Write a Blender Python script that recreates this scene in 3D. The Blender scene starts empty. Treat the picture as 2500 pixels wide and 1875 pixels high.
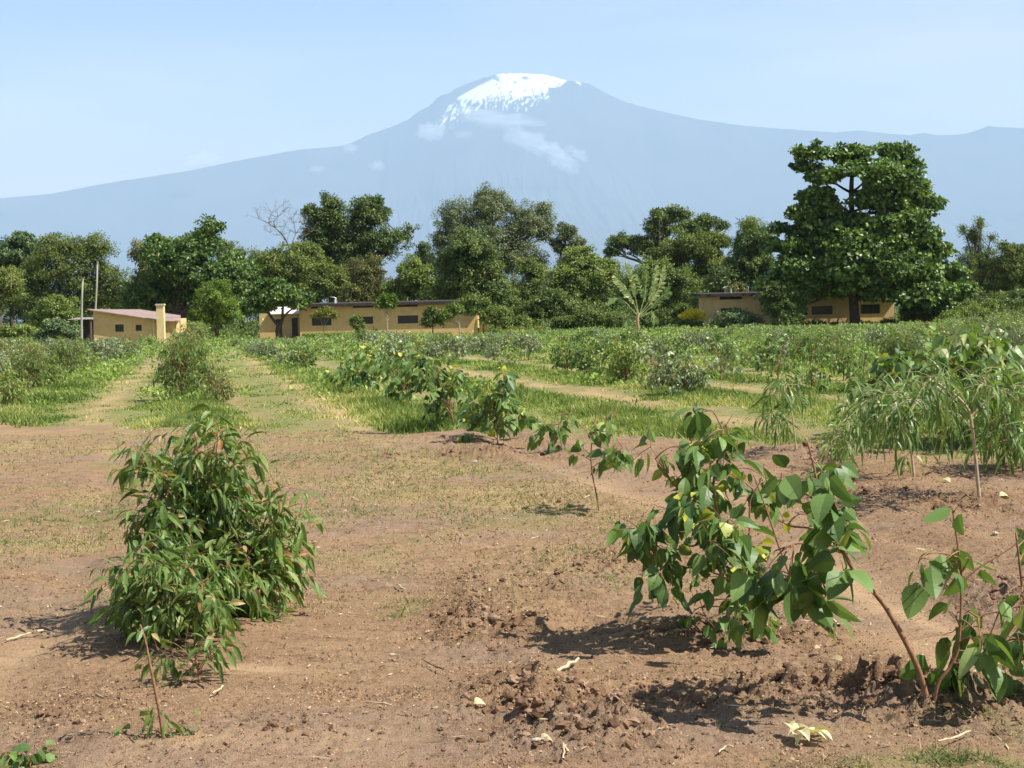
import bpy, math, random
import numpy as np
from mathutils import Vector, Matrix, Euler

# ------------------------------------------------------------------ camera
SC = bpy.context.scene
F, PW, PH = 3900.0, 2500.0, 1875.0
PITCH, ROLL, CAMZ = math.radians(2.362), math.radians(1.33), 1.6
RM = (Matrix.Rotation(math.pi/2 - PITCH, 3, 'X') @ Matrix.Rotation(-ROLL, 3, 'Z'))
cam_d = bpy.data.cameras.new('camera')
cam = bpy.data.objects.new('camera', cam_d)
SC.collection.objects.link(cam)
cam.location = (0, 0, CAMZ)
cam.rotation_euler = RM.to_euler()
cam_d.sensor_width = 36.0
cam_d.lens = 36.0 * F / PW
cam_d.clip_start = 0.05
cam_d.clip_end = 200000.0
SC.camera = cam

# ------------------------------------------------------------------ sky, sun, exposure
SUN_EL, SUN_AZ = math.radians(52.0), math.radians(-17.0)     # azimuth measured from +X towards +Y
sdir = Vector((math.cos(SUN_EL)*math.cos(SUN_AZ), math.cos(SUN_EL)*math.sin(SUN_AZ), math.sin(SUN_EL)))
world = bpy.data.worlds.new('World')
SC.world = world
world.use_nodes = True
nt = world.node_tree
for n in list(nt.nodes): nt.nodes.remove(n)
wo = nt.nodes.new('ShaderNodeOutputWorld')
bg = nt.nodes.new('ShaderNodeBackground')
sky = nt.nodes.new('ShaderNodeTexSky')
sky.sky_type = 'NISHITA'
sky.sun_disc = False
sky.sun_elevation = SUN_EL
sky.sun_rotation = math.atan2(sdir.x, sdir.y)
sky.altitude = 850
sky.air_density = 1.0
sky.dust_density = 1.0
sky.ozone_density = 2.0
bg.inputs['Strength'].default_value = 0.057
# thin high cirrus veil: white mixed into the sky by a stretched noise of direction
tc = nt.nodes.new('ShaderNodeTexCoord')
mp = nt.nodes.new('ShaderNodeMapping')
mp.inputs['Scale'].default_value = (1.2, 1.2, 9.0)
mp.inputs['Rotation'].default_value = (0.0, 0.06, 0.0)
nz = nt.nodes.new('ShaderNodeTexNoise')
nz.inputs['Scale'].default_value = 2.2
nz.inputs['Detail'].default_value = 6.0
nz.inputs['Roughness'].default_value = 0.45
cr = nt.nodes.new('ShaderNodeMapRange')
cr.inputs['From Min'].default_value = 0.38
cr.inputs['From Max'].default_value = 0.68
cr.inputs['To Min'].default_value = 0.14
cr.inputs['To Max'].default_value = 0.66
mxs = nt.nodes.new('ShaderNodeMix'); mxs.data_type = 'RGBA'
mxs.inputs[7].default_value = (8.4, 7.1, 5.6, 1)
nt.links.new(tc.outputs['Generated'], mp.inputs['Vector'])
nt.links.new(mp.outputs['Vector'], nz.inputs['Vector'])
nt.links.new(nz.outputs['Fac'], cr.inputs['Value'])
sep = nt.nodes.new('ShaderNodeSeparateXYZ')
nt.links.new(tc.outputs['Generated'], sep.inputs[0])
lo = nt.nodes.new('ShaderNodeMapRange')          # the veil is thicker low in the sky
for _k, _v in (('From Min', 0.05), ('From Max', 0.24), ('To Min', 0.66), ('To Max', -0.42)): lo.inputs[_k].default_value = _v
nt.links.new(sep.outputs['Z'], lo.inputs['Value'])
ad = nt.nodes.new('ShaderNodeMath'); ad.use_clamp = True
nt.links.new(lo.outputs['Result'], ad.inputs[0]); nt.links.new(cr.outputs['Result'], ad.inputs[1])
nt.links.new(ad.outputs[0], mxs.inputs[0])
nt.links.new(sky.outputs['Color'], mxs.inputs[6])
nt.links.new(mxs.outputs[2], bg.inputs['Color'])
nt.links.new(bg.outputs[0], wo.inputs['Surface'])
sun_d = bpy.data.lights.new('sun', 'SUN')
sun_d.energy = 4.6
sun_d.angle = math.radians(0.53)
sun_d.color = (1.0, 0.955, 0.88)
sun = bpy.data.objects.new('sun', sun_d)
SC.collection.objects.link(sun)
sun.location = (30, -10, 60)
sun.rotation_euler = sdir.to_track_quat('Z', 'Y').to_euler()
SC.view_settings.view_transform = 'Standard'
SC.view_settings.look = 'None'
SC.view_settings.exposure = 1.28
SC.view_settings.gamma = 1.0
cy = SC.cycles
cy.use_denoising = True
cy.max_bounces = 8
cy.diffuse_bounces = 3
cy.glossy_bounces = 2
cy.transmission_bounces = 3
cy.transparent_max_bounces = 8
cy.volume_bounces = 2
cy.caustics_reflective = False
cy.caustics_refractive = False

# ------------------------------------------------------------------ helpers
COL = SC.collection
R = random.Random(7)
G = np.random.default_rng(11)

def ray(px, py):
    v = RM @ Vector(((px - PW/2)/F, -(py - PH/2)/F, -1.0))
    return v
def gp(px, py, gz=0.0):                      # pixel of the photo -> point on the ground
    v = ray(px, py)
    t = (gz - CAMZ)/v.z
    return Vector((v.x*t, v.y*t, gz))
def pt(px, py, Y):                           # pixel -> point at distance Y
    v = ray(px, py)
    t = Y/v.y
    return Vector((v.x*t, Y, CAMZ + v.z*t))
RMT = np.array(RM.transposed())
def proj(x, y, z):                           # arrays -> pixel of the photo
    P = np.stack([np.asarray(x, float), np.asarray(y, float), np.asarray(z, float) - CAMZ])
    q = np.tensordot(RMT, P, 1)
    return PW/2 - F*q[0]/q[2], PH/2 + F*q[1]/q[2]
def mpp(Y): return Y/F                       # metres per photo pixel at distance Y

# gradient noise
_perm = np.random.default_rng(3).permutation(4096).astype(np.int64)
_ang = np.random.default_rng(4).random(4096)*2*np.pi
def _h(ix, iy): return _perm[(_perm[ix & 4095] + iy) & 4095]
def pn(x, y):
    x = np.asarray(x, float); y = np.asarray(y, float)
    ix = np.floor(x).astype(np.int64); iy = np.floor(y).astype(np.int64)
    fx = x - ix; fy = y - iy
    u = fx*fx*fx*(fx*(fx*6-15)+10); v = fy*fy*fy*(fy*(fy*6-15)+10)
    def g(dx, dy):
        a = _ang[_h(ix+dx, iy+dy)]
        return np.cos(a)*(fx-dx) + np.sin(a)*(fy-dy)
    a = g(0, 0)*(1-u) + g(1, 0)*u
    b = g(0, 1)*(1-u) + g(1, 1)*u
    return (a*(1-v) + b*v)*1.5
def fbm(x, y, o=4, r=0.5):
    s = 0; a = 1.0; t = 0
    for k in range(o):
        s = s + a*pn(x*2**k + 17.3*k, y*2**k - 9.1*k); t += a; a *= r
    return s/t
def sstep(a, b, x):
    t = np.clip((x-a)/(b-a), 0, 1); return t*t*(3-2*t)

def mesh_np(name, V, faces, mats=None, parent=None, mat_idx=None, attrs=None, smooth=False, loc=None):
    """V (n,3); faces: list of int arrays (m,k)."""
    me = bpy.data.meshes.new(name)
    V = np.asarray(V, dtype=np.float32)
    fl = [np.asarray(f, dtype=np.int32) for f in faces if len(f)]
    me.vertices.add(len(V)); me.vertices.foreach_set('co', V.ravel())
    nl = sum(f.size for f in fl); nf = sum(len(f) for f in fl)
    me.loops.add(nl); me.polygons.add(nf)
    me.loops.foreach_set('vertex_index', np.concatenate([f.ravel() for f in fl]))
    tot = np.concatenate([np.full(len(f), f.shape[1], np.int32) for f in fl])
    st = np.concatenate([[0], np.cumsum(tot)[:-1]]).astype(np.int32)
    me.polygons.foreach_set('loop_start', st)
    try: me.polygons.foreach_set('loop_total', tot)
    except Exception: pass
    if mat_idx is not None: me.polygons.foreach_set('material_index', np.asarray(mat_idx, np.int32))
    me.polygons.foreach_set('use_smooth', np.full(nf, bool(smooth)))
    for k, (dom, arr) in (attrs or {}).items():
        if dom == 'COLOR':
            at = me.color_attributes.new(k, 'FLOAT_COLOR', 'POINT')
            at.data.foreach_set('color', np.asarray(arr, np.float32).ravel())
        else:
            at = me.attributes.new(k, 'FLOAT', dom)
            at.data.foreach_set('value', np.asarray(arr, np.float32).ravel())
    me.update(calc_edges=True)
    for m in ([mats] if not isinstance(mats, (list, tuple)) else mats):
        if m: me.materials.append(m)
    o = bpy.data.objects.new(name, me)
    COL.objects.link(o)
    if parent: o.parent = parent
    if loc is not None: o.location = loc
    return o

def tag(o, label=None, cat=None, group=None, kind=None):
    if label: o['label'] = label
    if cat: o['category'] = cat
    if group: o['group'] = group
    if kind: o['kind'] = kind
    return o
def empty(name, loc, label=None, cat=None, group=None, rz=0.0):
    o = bpy.data.objects.new(name, None)
    o.empty_display_size = 0.2
    o.location = loc; o.rotation_euler = (0, 0, rz)
    COL.objects.link(o)
    return tag(o, label, cat, group)

class MB:
    """collects boxes, tubes and quads for ONE mesh object"""
    def __init__(s): s.V = []; s.F4 = []; s.F3 = []; s.n = 0
    def add(s, V, F4=(), F3=()):
        s.V.append(np.asarray(V, float).reshape(-1, 3))
        if len(F4): s.F4.append(np.asarray(F4)+s.n)
        if len(F3): s.F3.append(np.asarray(F3)+s.n)
        s.n += len(s.V[-1])
    def box(s, x0, x1, y0, y1, z0, z1):
        V = [(x, y, z) for x in (x0, x1) for y in (y0, y1) for z in (z0, z1)]
        s.add(V, [(0,1,3,2),(4,6,7,5),(0,4,5,1),(2,3,7,6),(0,2,6,4),(1,5,7,3)])
    def hexa(s, P):   # 8 corners: bottom 4 (ccw), top 4
        s.add(P, [(0,3,2,1),(4,5,6,7),(0,1,5,4),(1,2,6,5),(2,3,7,6),(3,0,4,7)])
    def tube(s, P, rad, k=6, cap=True):
        P = np.asarray([tuple(p) for p in P], float); n = len(P)
        rad = np.asarray(rad, float)*np.ones(n)
        T = np.gradient(P, axis=0); T /= np.linalg.norm(T, axis=1)[:, None]+1e-9
        ref = np.array([0.31, 0.95, 0.05]) if abs(T[0][2]) > 0.7 else np.array([0, 0, 1.0])
        A = np.cross(T, ref); A /= np.linalg.norm(A, axis=1)[:, None]+1e-9
        B = np.cross(T, A)
        an = np.arange(k)*2*np.pi/k
        V = (P[:, None] + rad[:, None, None]*(np.cos(an)[None, :, None]*A[:, None] + np.sin(an)[None, :, None]*B[:, None])).reshape(-1, 3)
        i = np.arange(n-1)[:, None]*k; j = np.arange(k)[None]; j2 = (j+1) % k
        Fq = np.stack([i+j, i+j2, i+k+j2, i+k+j], -1).reshape(-1, 4)
        F3 = []
        if cap:
            V = np.vstack([V, P[-1:] + T[-1:]*rad[-1]*0.6]); c = len(V)-1; b = (n-1)*k
            F3 = [(b+q, b+(q+1) % k, c) for q in range(k)]
        s.add(V, Fq, F3)
    def build(s, name, mat, parent=None, smooth=False, loc=None, attrs=None):
        f = []
        if s.F4: f.append(np.concatenate(s.F4))
        if s.F3: f.append(np.concatenate(s.F3))
        V = np.concatenate(s.V)
        if parent is not None and loc is None:
            V = V - np.array(parent.matrix_basis.translation)[None]
        return mesh_np(name, V, f, mat, parent, smooth=smooth, loc=loc, attrs=attrs)

def new_mat(name):
    m = bpy.data.materials.new(name); m.use_nodes = True
    t = m.node_tree
    for n in list(t.nodes): t.nodes.remove(n)
    out = t.nodes.new('ShaderNodeOutputMaterial')
    return m, t, out
def N(t, typ, **kw):
    n = t.nodes.new(typ)
    for k, v in kw.items():
        if k.startswith('i_'): n.inputs[k[2:].replace('_', ' ')].default_value = v
        else: setattr(n, k, v)
    return n
def mixc(t, fac, a, b, blend='MIX'):
    m = t.nodes.new('ShaderNodeMix'); m.data_type = 'RGBA'; m.blend_type = blend
    for i, v in ((0, fac), (6, a), (7, b)):
        if isinstance(v, bpy.types.NodeSocket): t.links.new(v, m.inputs[i])
        else: m.inputs[i].default_value = v if i == 0 or len(v) == 4 else (*v, 1)
    return m.outputs[2]
def mth(t, op, a, b=None, c=None, clamp=False):
    m = t.nodes.new('ShaderNodeMath'); m.operation = op; m.use_clamp = clamp
    for i, v in enumerate((a, b, c)):
        if v is None: continue
        if isinstance(v, bpy.types.NodeSocket): t.links.new(v, m.inputs[i])
        else: m.inputs[i].default_value = v
    return m.outputs[0]
def mrange(t, v, a, b, c=0.0, d=1.0):
    m = t.nodes.new('ShaderNodeMapRange')
    t.links.new(v, m.inputs['Value'])
    for k, x in zip(('From Min', 'From Max', 'To Min', 'To Max'), (a, b, c, d)): m.inputs[k].default_value = x
    return m.outputs['Result']
def noise(t, scale, detail=4, rough=0.55, vec=None, dist=0.0):
    n = t.nodes.new('ShaderNodeTexNoise')
    n.inputs['Scale'].default_value = scale; n.inputs['Detail'].default_value = detail
    n.inputs['Roughness'].default_value = rough; n.inputs['Distortion'].default_value = dist
    if vec is not None: t.links.new(vec, n.inputs['Vector'])
    return n.outputs['Fac']
def attr(t, name):
    n = t.nodes.new('ShaderNodeAttribute'); n.attribute_name = name
    return n
def ramp(t, fac, stops, interp='LINEAR'):
    n = t.nodes.new('ShaderNodeValToRGB'); n.color_ramp.interpolation = interp
    e = n.color_ramp.elements
    while len(e) > 1: e.remove(e[-1])
    e[0].position = stops[0][0]; e[0].color = (*stops[0][1], 1)
    for p, c in stops[1:]:
        k = e.new(p); k.color = (*c, 1)
    t.links.new(fac, n.inputs[0])
    return n.outputs[0]

def leaf_mat(name, stops, trans=0.30, rough=0.5, spec=0.4, tcol=(1.25, 1.25, 0.55)):
    """foliage: colour by a per-leaf 'tint' value"""
    m, t, out = new_mat(name)
    a = attr(t, 'tint')
    c = ramp(t, a.outputs['Fac'], stops)
    p = N(t, 'ShaderNodeBsdfPrincipled')
    t.links.new(c, p.inputs['Base Color'])
    p.inputs['Roughness'].default_value = rough
    p.inputs['Specular IOR Level'].default_value = spec
    tr = N(t, 'ShaderNodeBsdfTranslucent')
    tint = mixc(t, 1.0, c, tcol, 'MULTIPLY')
    t.links.new(tint, tr.inputs['Color'])
    mx = N(t, 'ShaderNodeMixShader'); mx.inputs[0].default_value = trans
    t.links.new(p.outputs[0], mx.inputs[1]); t.links.new(tr.outputs[0], mx.inputs[2])
    t.links.new(mx.outputs[0], out.inputs['Surface'])
    return m
def simple_mat(name, c, rough=0.8, c2=None, scale=5.0, spec=0.3, bump=0.0, coord='Object', stretch=None):
    m, t, out = new_mat(name)
    p = N(t, 'ShaderNodeBsdfPrincipled')
    p.inputs['Roughness'].default_value = rough
    p.inputs['Specular IOR Level'].default_value = spec
    if c2 is None: p.inputs['Base Color'].default_value = (*c, 1)
    else:
        tcn = N(t, 'ShaderNodeTexCoord')
        v = tcn.outputs[coord]
        if stretch:
            mpn = N(t, 'ShaderNodeMapping'); mpn.inputs['Scale'].default_value = stretch
            t.links.new(v, mpn.inputs['Vector']); v = mpn.outputs['Vector']
        nf = noise(t, scale, 5, 0.6, v)
        t.links.new(mixc(t, mrange(t, nf, 0.35, 0.68), c, c2), p.inputs['Base Color'])
        if bump:
            b = N(t, 'ShaderNodeBump'); b.inputs['Strength'].default_value = bump
            b.inputs['Distance'].default_value = 0.03
            t.links.new(nf, b.inputs['Height']); t.links.new(b.outputs[0], p.inputs['Normal'])
    t.links.new(p.outputs[0], out.inputs['Surface'])
    return m
# ------------------------------------------------------------------ mountain
def build_mountain():
    S = [(-2500,650),(-1200,566),(-400,512),(0,484),(120,473),(240,450),(450,418),(600,388),(700,370),(760,362),(830,357),(865,345),(900,328),(960,308),(1000,290),
         (1022,272),(1050,258),(1072,236),(1100,226),(1120,213),(1160,197),(1190,188),(1215,181),(1240,179.5),(1280,179),(1330,182),(1352,187),(1372,193),(1405,199),(1440,204),(1462,216),
         (1480,226),(1520,246),(1560,258),(1600,268),(1700,290),(1800,305),(1900,314),(2040,323),(2075,320),(2100,318),(2130,322),(2180,327),(2220,330),(2255,324),
         (2290,330),(2350,328),(2385,318),(2405,310),(2418,306),(2430,311),(2470,311),(2500,313),(2700,330),(3300,400),(4200,520),(5200,640)]
    Yr = 35000.0
    pxs = np.concatenate([np.arange(-2400, 940, 14), np.arange(940, 1560, 1.6), np.arange(1560, 5200, 12)])
    sx = np.array([s[0] for s in S], float); sy = np.array([s[1] for s in S], float)
    X = np.array([pt(p, 300, Yr).x for p in pxs])
    Hs = []
    for p in pxs:
        v = ray(p, np.interp(p, sx, sy)); Hs.append(CAMZ + v.z*Yr/v.y)
    Hh = np.array(Hs)
    # near-ridge roughness of the skyline
    Hh = Hh + 22*fbm(pxs/9.0, pxs*0+3.1, 3)*sstep(2600, 4200, Hh) + 6*fbm(pxs/5.0, pxs*0+8.1, 2)
    Hs_ = np.convolve(np.pad(Hh, 12, mode='edge'), np.ones(25)/25, 'valid')
    Hh = np.maximum(Hh, 60)
    d = np.concatenate([-np.geomspace(26000, 2600, 60), -np.geomspace(2500, 20, 120), [0], np.geomspace(60, 5200, 40)])
    Yy = Yr + d
    XX, YY = np.meshgrid(X, Yy); HH = np.meshgrid(Hh, Yy)[0]; DD = np.meshgrid(X, d)[1]
    a = np.abs(DD)
    g = 0.52*np.exp(-a/2600) + 0.48*np.exp(-a/9500)
    g = g*(1-sstep(15000, 25500, a))
    g = np.where(DD > 0, np.exp(-a/1500)*(1-sstep(3000, 5200, a)), g)
    ang = XX/900.0
    rid = 1-np.abs(fbm(ang*1.6+DD/5200, DD/3600+4, 5, 0.55))*2
    ero = (rid-0.55)*200*sstep(900, 4500, a)*(HH/5400)*np.exp(-a/9000)
    HS = np.meshgrid(Hs_, Yy)[0]; kk = sstep(0, 500, a)
    Z = (HH*(1-kk)+HS*kk)*g + ero*np.where(DD < 0, 1, .3)
    Z = Z*(YY/Yr)**0 - 30*sstep(20000, 26000, a)
    # never above the sky line seen from the plain
    lim = (HH-CAMZ)*(YY/Yr) + CAMZ
    Z = np.where(DD < 0, np.minimum(Z, lim - a*0.012), Z)
    px, py = proj(XX, YY, Z)
    # snow: rim cap and streaks on the upper face
    left = np.interp(py, [178, 190, 240, 300, 320], [1212, 1202, 1114, 1066, 1050])
    right = np.where(py < 214, 1398-(py-190)*1.3, 1352+6*np.sin(py/9))
    bot = np.interp(px, [1040,1070,1110,1150,1200,1250,1300,1345,1400], [308,306,300,272,258,262,270,274,240])
    n1 = fbm((px*0.80+py*0.60)/8.0, (py*0.80-px*0.60)/20.0, 5, .68)
    n2 = fbm((px*.92+py*.35)/7.0, (py*.92-px*.35)/14.0+7, 5, .68)
    dl = (px-left)/14; dr = (right-px)/12; db = (bot-py)/22
    inside = np.minimum(np.minimum(dl, dr), db)
    low = sstep(218, 250, py)
    s = np.clip(inside, -1.2, 1.6)*(1-.55*low) + np.clip(n1*3.6*np.interp(px, [1150, 1230], [1.0, .4])*sstep(212, 250, py) + n2*3.8*sstep(1150, 1220, px)*sstep(205, 240, py), -2, .9) - .30*low - 0.95*sstep(1265, 1340, px)*sstep(205, 235, py)
    s = s - 7*np.maximum(0, fbm((px+py*.5)/11., py/9., 4, .6)-.12)*sstep(1150, 1240, px)*sstep(184, 205, py) - 4*np.maximum(0, fbm((px+py)/7.+5, (py-px*.6)/13., 4, .6)-.22)*sstep(195, 215, py)
    s = s - 1.6*np.exp(-((px-1282)/16)**2-((py-190)/7)**2) - 1.5*np.exp(-((px-1216)/9)**2-((py-196)/8)**2)
    s = s + 2.0*np.exp(-((px-1130)/50)**2-((py-225)/16)**2)*(px > left)
    strip = np.exp(-(((py-(197+(px-1405)*0.75))/5.0)**2))*sstep(1400, 1408, px)*(1-sstep(1434, 1442, px))
    s = np.maximum(s, strip*2-0.8)
    snow = sstep(-.05, 0.75, s)*sstep(-.9, -.2, np.minimum(db, np.minimum(dl, dr)) + strip*3)*(px > 1035)*(px < 1450)*(DD < 900)
    nr, nc = XX.shape
    V = np.stack([XX, YY, Z], -1).reshape(-1, 3)
    i = np.arange(nr-1)[:, None]*nc + np.arange(nc-1)[None]
    Fq = np.stack([i, i+1, i+nc+1, i+nc], -1).reshape(-1, 4)
    m, t, out = new_mat('mountain_rock')
    p = N(t, 'ShaderNodeBsdfPrincipled'); p.inputs['Roughness'].default_value = 0.9; p.inputs['Specular IOR Level'].default_value = 0.1
    geo = N(t, 'ShaderNodeNewGeometry')
    rock = mixc(t, mrange(t, noise(t, 0.0011, 6, .6, geo.outputs['Position']), .35, .65), (0.045, 0.05, 0.045), (0.075, 0.07, 0.06))
    t.links.new(mixc(t, attr(t, 'snow').outputs['Fac'], rock, (0.9, 0.9, 0.9)), p.inputs['Base Color'])
    t.links.new(p.outputs[0], out.inputs['Surface'])
    o = mesh_np('mountain', V, [Fq], m, attrs={'snow': ('POINT', snow.ravel())}, smooth=True)
    tag(o, 'distant snow-capped mountain fading into blue haze', kind='structure')
build_mountain()

# haze: one box of even density round camera, ground and mountain
def build_haze():
    b = MB(); b.box(-45000, 45000, -3000, 41500, -40, 5700)
    m, t, out = new_mat('haze_air')
    v = N(t, 'ShaderNodeVolumePrincipled')
    v.inputs['Color'].default_value = HAZE_COL
    v.inputs['Density'].default_value = HAZE_DEN
    v.inputs['Anisotropy'].default_value = 0.0
    t.links.new(v.outputs[0], out.inputs['Volume'])
    o = b.build('haze', m); tag(o, 'pale blue haze in the air before the mountain', kind='stuff')
HAZE_COL = (0.51, 0.70, 0.93, 1); HAZE_DEN = 3.9e-5
build_haze()

def build_clouds():
    m, t, out = new_mat('cloud_vapour')
    v = N(t, 'ShaderNodeVolumePrincipled')
    v.inputs['Color'].default_value = (1, 1, 1, 1); v.inputs['Density'].default_value = 0.0030
    t.links.new(v.outputs[0], out.inputs['Volume'])
    import bmesh
    L = [(1052,322,34,22,0,'round cloud puff below the left end of the snow'),(1133,329,24,10,0,'small flat cloud wisp under the snow streaks'),
         (1215,290,95,22,8,'long thin cloud band along the lower edge of the snow'),(1290,345,70,24,24,'long slanting cloud streak below the bare rock face'),
         (1372,388,48,24,40,'broad ragged cloud at the lower end of the slanting streak'),(1412,377,30,13,32,'small bright slanting cloud right of the lowest streak'),
         (922,404,20,12,0,'lone small bright cloud low on the left flank'),(776,412,22,8,0,'faintest small cloud low on the far left flank'),
         (855,362,18,12,0,'small cloud touching the left ridge line'),(492,392,38,18,-8,'faint grey cloud resting on the lower left ridge')]
    for k, (cx, cyy, rx, ry, tl, lab) in enumerate(L):
        Y = 31500.0 if k != 9 else 34000.0
        c = pt(cx, cyy, Y); s = Y/F
        bm = bmesh.new(); bmesh.ops.create_icosphere(bm, subdivisions=4, radius=1)
        V = np.array([q.co for q in bm.verts]); Fc = np.array([[q.index for q in f.verts] for f in bm.faces]); bm.free()
        r = 1 + 1.1*fbm(V[:, 0]*2.3+k*7, V[:, 2]*2.3+V[:, 1], 4, .6)
        V = V*r[:, None]*np.array([rx*s, min(rx, ry)*s*0.7, ry*s])
        a = math.radians(tl); X_ = V[:, 0]*math.cos(a)+V[:, 2]*math.sin(a); Z_ = -V[:, 0]*math.sin(a)+V[:, 2]*math.cos(a)
        V = np.stack([X_, V[:, 1], Z_], 1)
        o = mesh_np('cloud', V, [Fc], m, smooth=True, loc=c)
        tag(o, lab, 'cloud', 'small clouds before the mountain')
build_clouds()
# ------------------------------------------------------------------ ground
RD = np.array([-0.19510649, 0.98078206])          # direction of the planted rows
ROWS = 3.25
def lat(x, y): return x*RD[1] - y*RD[0]
def along(x, y): return x*RD[0] + y*RD[1]
def from_la(L, s): return (L*RD[1] + s*RD[0], -L*RD[0] + s*RD[1])
EX = [-60, -8.94, -3.27, .81, 3.61, 5.08, 9, 60]; EY = [36, 27.6, 23.2, 21.6, 18.9, 16.4, 15.0, 15.0]
def grass_mask(x, y):
    e = np.interp(x, EX, EY) + 1.0*fbm(x*0.9, y*0.5, 4, .6) + .5*fbm(x*3.1, y*2, 3, .6)
    return sstep(-0.7, 0.9, y - e)
TR = [(2.45, .50), (-1.85, .52), (8.0, .55), (-5.1, .5), (11.2, .5), (5.0, .35), (14.4, .5), (-8.3, .5), (0.85, .3)]
def track(x, y):
    L = lat(x, y) + 0.30*fbm(x*.25, y*.12, 3) + .30*fbm(x*1.3, y*.7, 4, .65)
    s = 0
    for c, w in TR:
        s = s + np.exp(-((L-c)/w)**2)*(1.0 if w > .45 else .55)
    return np.clip(s, 0, 1)
def row_strip(x, y):
    L = lat(x, y); k = np.round(L/ROWS); return np.exp(-((L-k*ROWS)/.75)**2)
# places in the bare soil (photo pixel, size in m, strength)
def spots(x, y, L):
    s = 0
    for px, py, rx, ry, a in L:
        c = gp(px, py); s = s + a*np.exp(-((x-c.x)/rx)**2 - ((y-c.y)/ry)**2)
    return s
CLODS = [(1300,1720,.30,.45,1),(1200,1540,.28,.5,.9),(1450,1800,.3,.3,1),(1140,1480,.2,.5,.6),(2180,1680,.5,.35,1),(2330,1740,.3,.25,1),(1800,1560,.4,.4,.9),
         (2350,1240,.5,.5,.8),(2150,1210,.5,.7,.7),(1380,1220,.35,.6,.6),(1500,1370,.3,.6,.6),(1130,1110,1.2,.9,.8),(130,1750,.3,.35,.4),(600,1800,.4,.25,.5),
         (1620,1700,.3,.3,.6),(1900,1700,.5,.3,.6),(1320,1410,.5,.8,.5),(1950,1110,.7,.7,.8),(2480,1460,.5,.6,.7)]
GREEN = [(120,1270,.55,.6,.9),(850,1260,.5,.5,.75),(1120,1262,.13,.25,.9),(300,1240,.5,.6,.6),(1000,1475,.12,.22,.8),(2420,1870,.45,.16,1),(2200,1870,.3,.1,.8),
         (1200,1560,.1,.1,.3),(60,1330,.35,.35,.6),(520,1130,1.0,1.0,.5),(820,1120,1.0,1.2,.6),(1180,1150,.8,.7,.6),(2450,1750,.3,.3,.4),(1500,1440,.15,.2,.6),(980,1500,.1,.15,.7),
         (1650,1590,.1,.1,.4),(2300,1720,.12,.1,.6)]
PALE = [(90,1560,.18,1.6,.8),(2150,1480,.22,1.0,1),(2260,1560,.18,.4,1),(1500,1190,.5,1.6,.7),(1780,1210,.5,1.4,.6),(1960,1330,.3,1.3,.8),(2060,1400,.25,1.0,.8),(2340,1620,.18,.3,.8),(1480,1130,.5,1.4,.5),(1250,1330,.3,.8,.4),(560,1655,.28,.08,.9),(650,1652,.25,.05,.8),(250,1560,.3,.3,.5),
        (480,1810,.3,.1,.6),(1340,1400,.35,.5,.5),(850,1350,.8,.9,.3),(800,1820,.5,.3,.4),(1600,1690,.5,.3,.3)]
def soil_h(x, y):
    d = np.hypot(x, y)
    near = 1 - sstep(26, 60, d)
    cl = np.clip(spots(x, y, CLODS), 0, 1.2)
    pl = np.clip(spots(x, y, PALE), 0, 1)
    gm = grass_mask(x, y)
    h = 0.055*fbm(x*.33, y*.33, 3) + 0.030*fbm(x*1.1, y*1.3, 3)
    amp = (0.62 + 2.8*cl)*(1-.75*pl)*(1-.5*gm)
    n1 = fbm(x*5.2, y*5.2, 4, .62)
    n2 = 1-np.abs(fbm(x*13+3, y*13, 3, .6))*2.2
    h = h + .016*(1-gm)*(1-pl)*sstep(8, 11, y)*(1-np.abs(fbm(x*1.9, y*4.2, 4, .6))*2.4)
    h = h + amp*(0.021*n1 + 0.012*n2*near + 0.045*np.maximum(0, fbm(x*7.5+40, y*7.5, 3, .65)-.10)*cl + .012*np.maximum(0, fbm(x*19, y*19, 2)-.1))
    L = lat(x, y) + .10*fbm(x*.5, y*.5, 2)
    rut = np.exp(-((L-3.95)/.28)**2) + np.exp(-((L+.85)/.22)**2)*.8 + .8*np.exp(-((L-4.9)/.2)**2)
    rut = rut*(1-.6*gm)
    h = h - .06*rut + .03*np.exp(-((L-3.5)/.14)**2) + .03*np.exp(-((L-4.45)/.16)**2) + .02*np.exp(-((L-2.2)/.3)**2)
    # tyre tread marks pressed across the wheel line right of the ridge of clods
    s = along(x, y)
    tread = np.exp(-((L-1.95)/.30)**2)*sstep(7, 8, s)*(1-sstep(11.5, 13, s))
    h = h - .012*tread + tread*.015*np.sin((s+.5*np.abs(L-1.95))*2*np.pi/.16 + 1.5*fbm(x, y, 2))
    for bx, by, r_, a in MOUNDS:
        h = h + a*np.exp(-((x-bx)**2+(y-by)**2)/(r_*r_))
    return h*(0.25+.75*(1-sstep(40, 120, d)))*(1-sstep(200, 400, d))
MOUNDS = []
for px, py, r_, a in [(1300,1700,.30,.06),(1210,1530,.28,.05),(2250,1700,.22,.05),(2040,1560,.22,.05),(1460,1235,.3,.04),(2392,1215,.4,.05),(2232,1155,.4,.05),(1940,1118,.5,.06),
                      (487,1662,.25,.02),(450,1560,.4,.04),(1150,1075,1.0,.06),(1040,1075,.8,.05),(1460,1800,.25,.05),(1620,1560,.3,.03),(620,1560,.3,.03)]:
    c = gp(px, py); MOUNDS.append((c.x, c.y, r_, a))
def gh(x, y): return float(soil_h(np.array([x]), np.array([y]))[0])
def gpz(px, py):
    p = gp(px, py)
    for _ in range(3): p = gp(px, py, gh(p.x, p.y))
    return p

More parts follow.
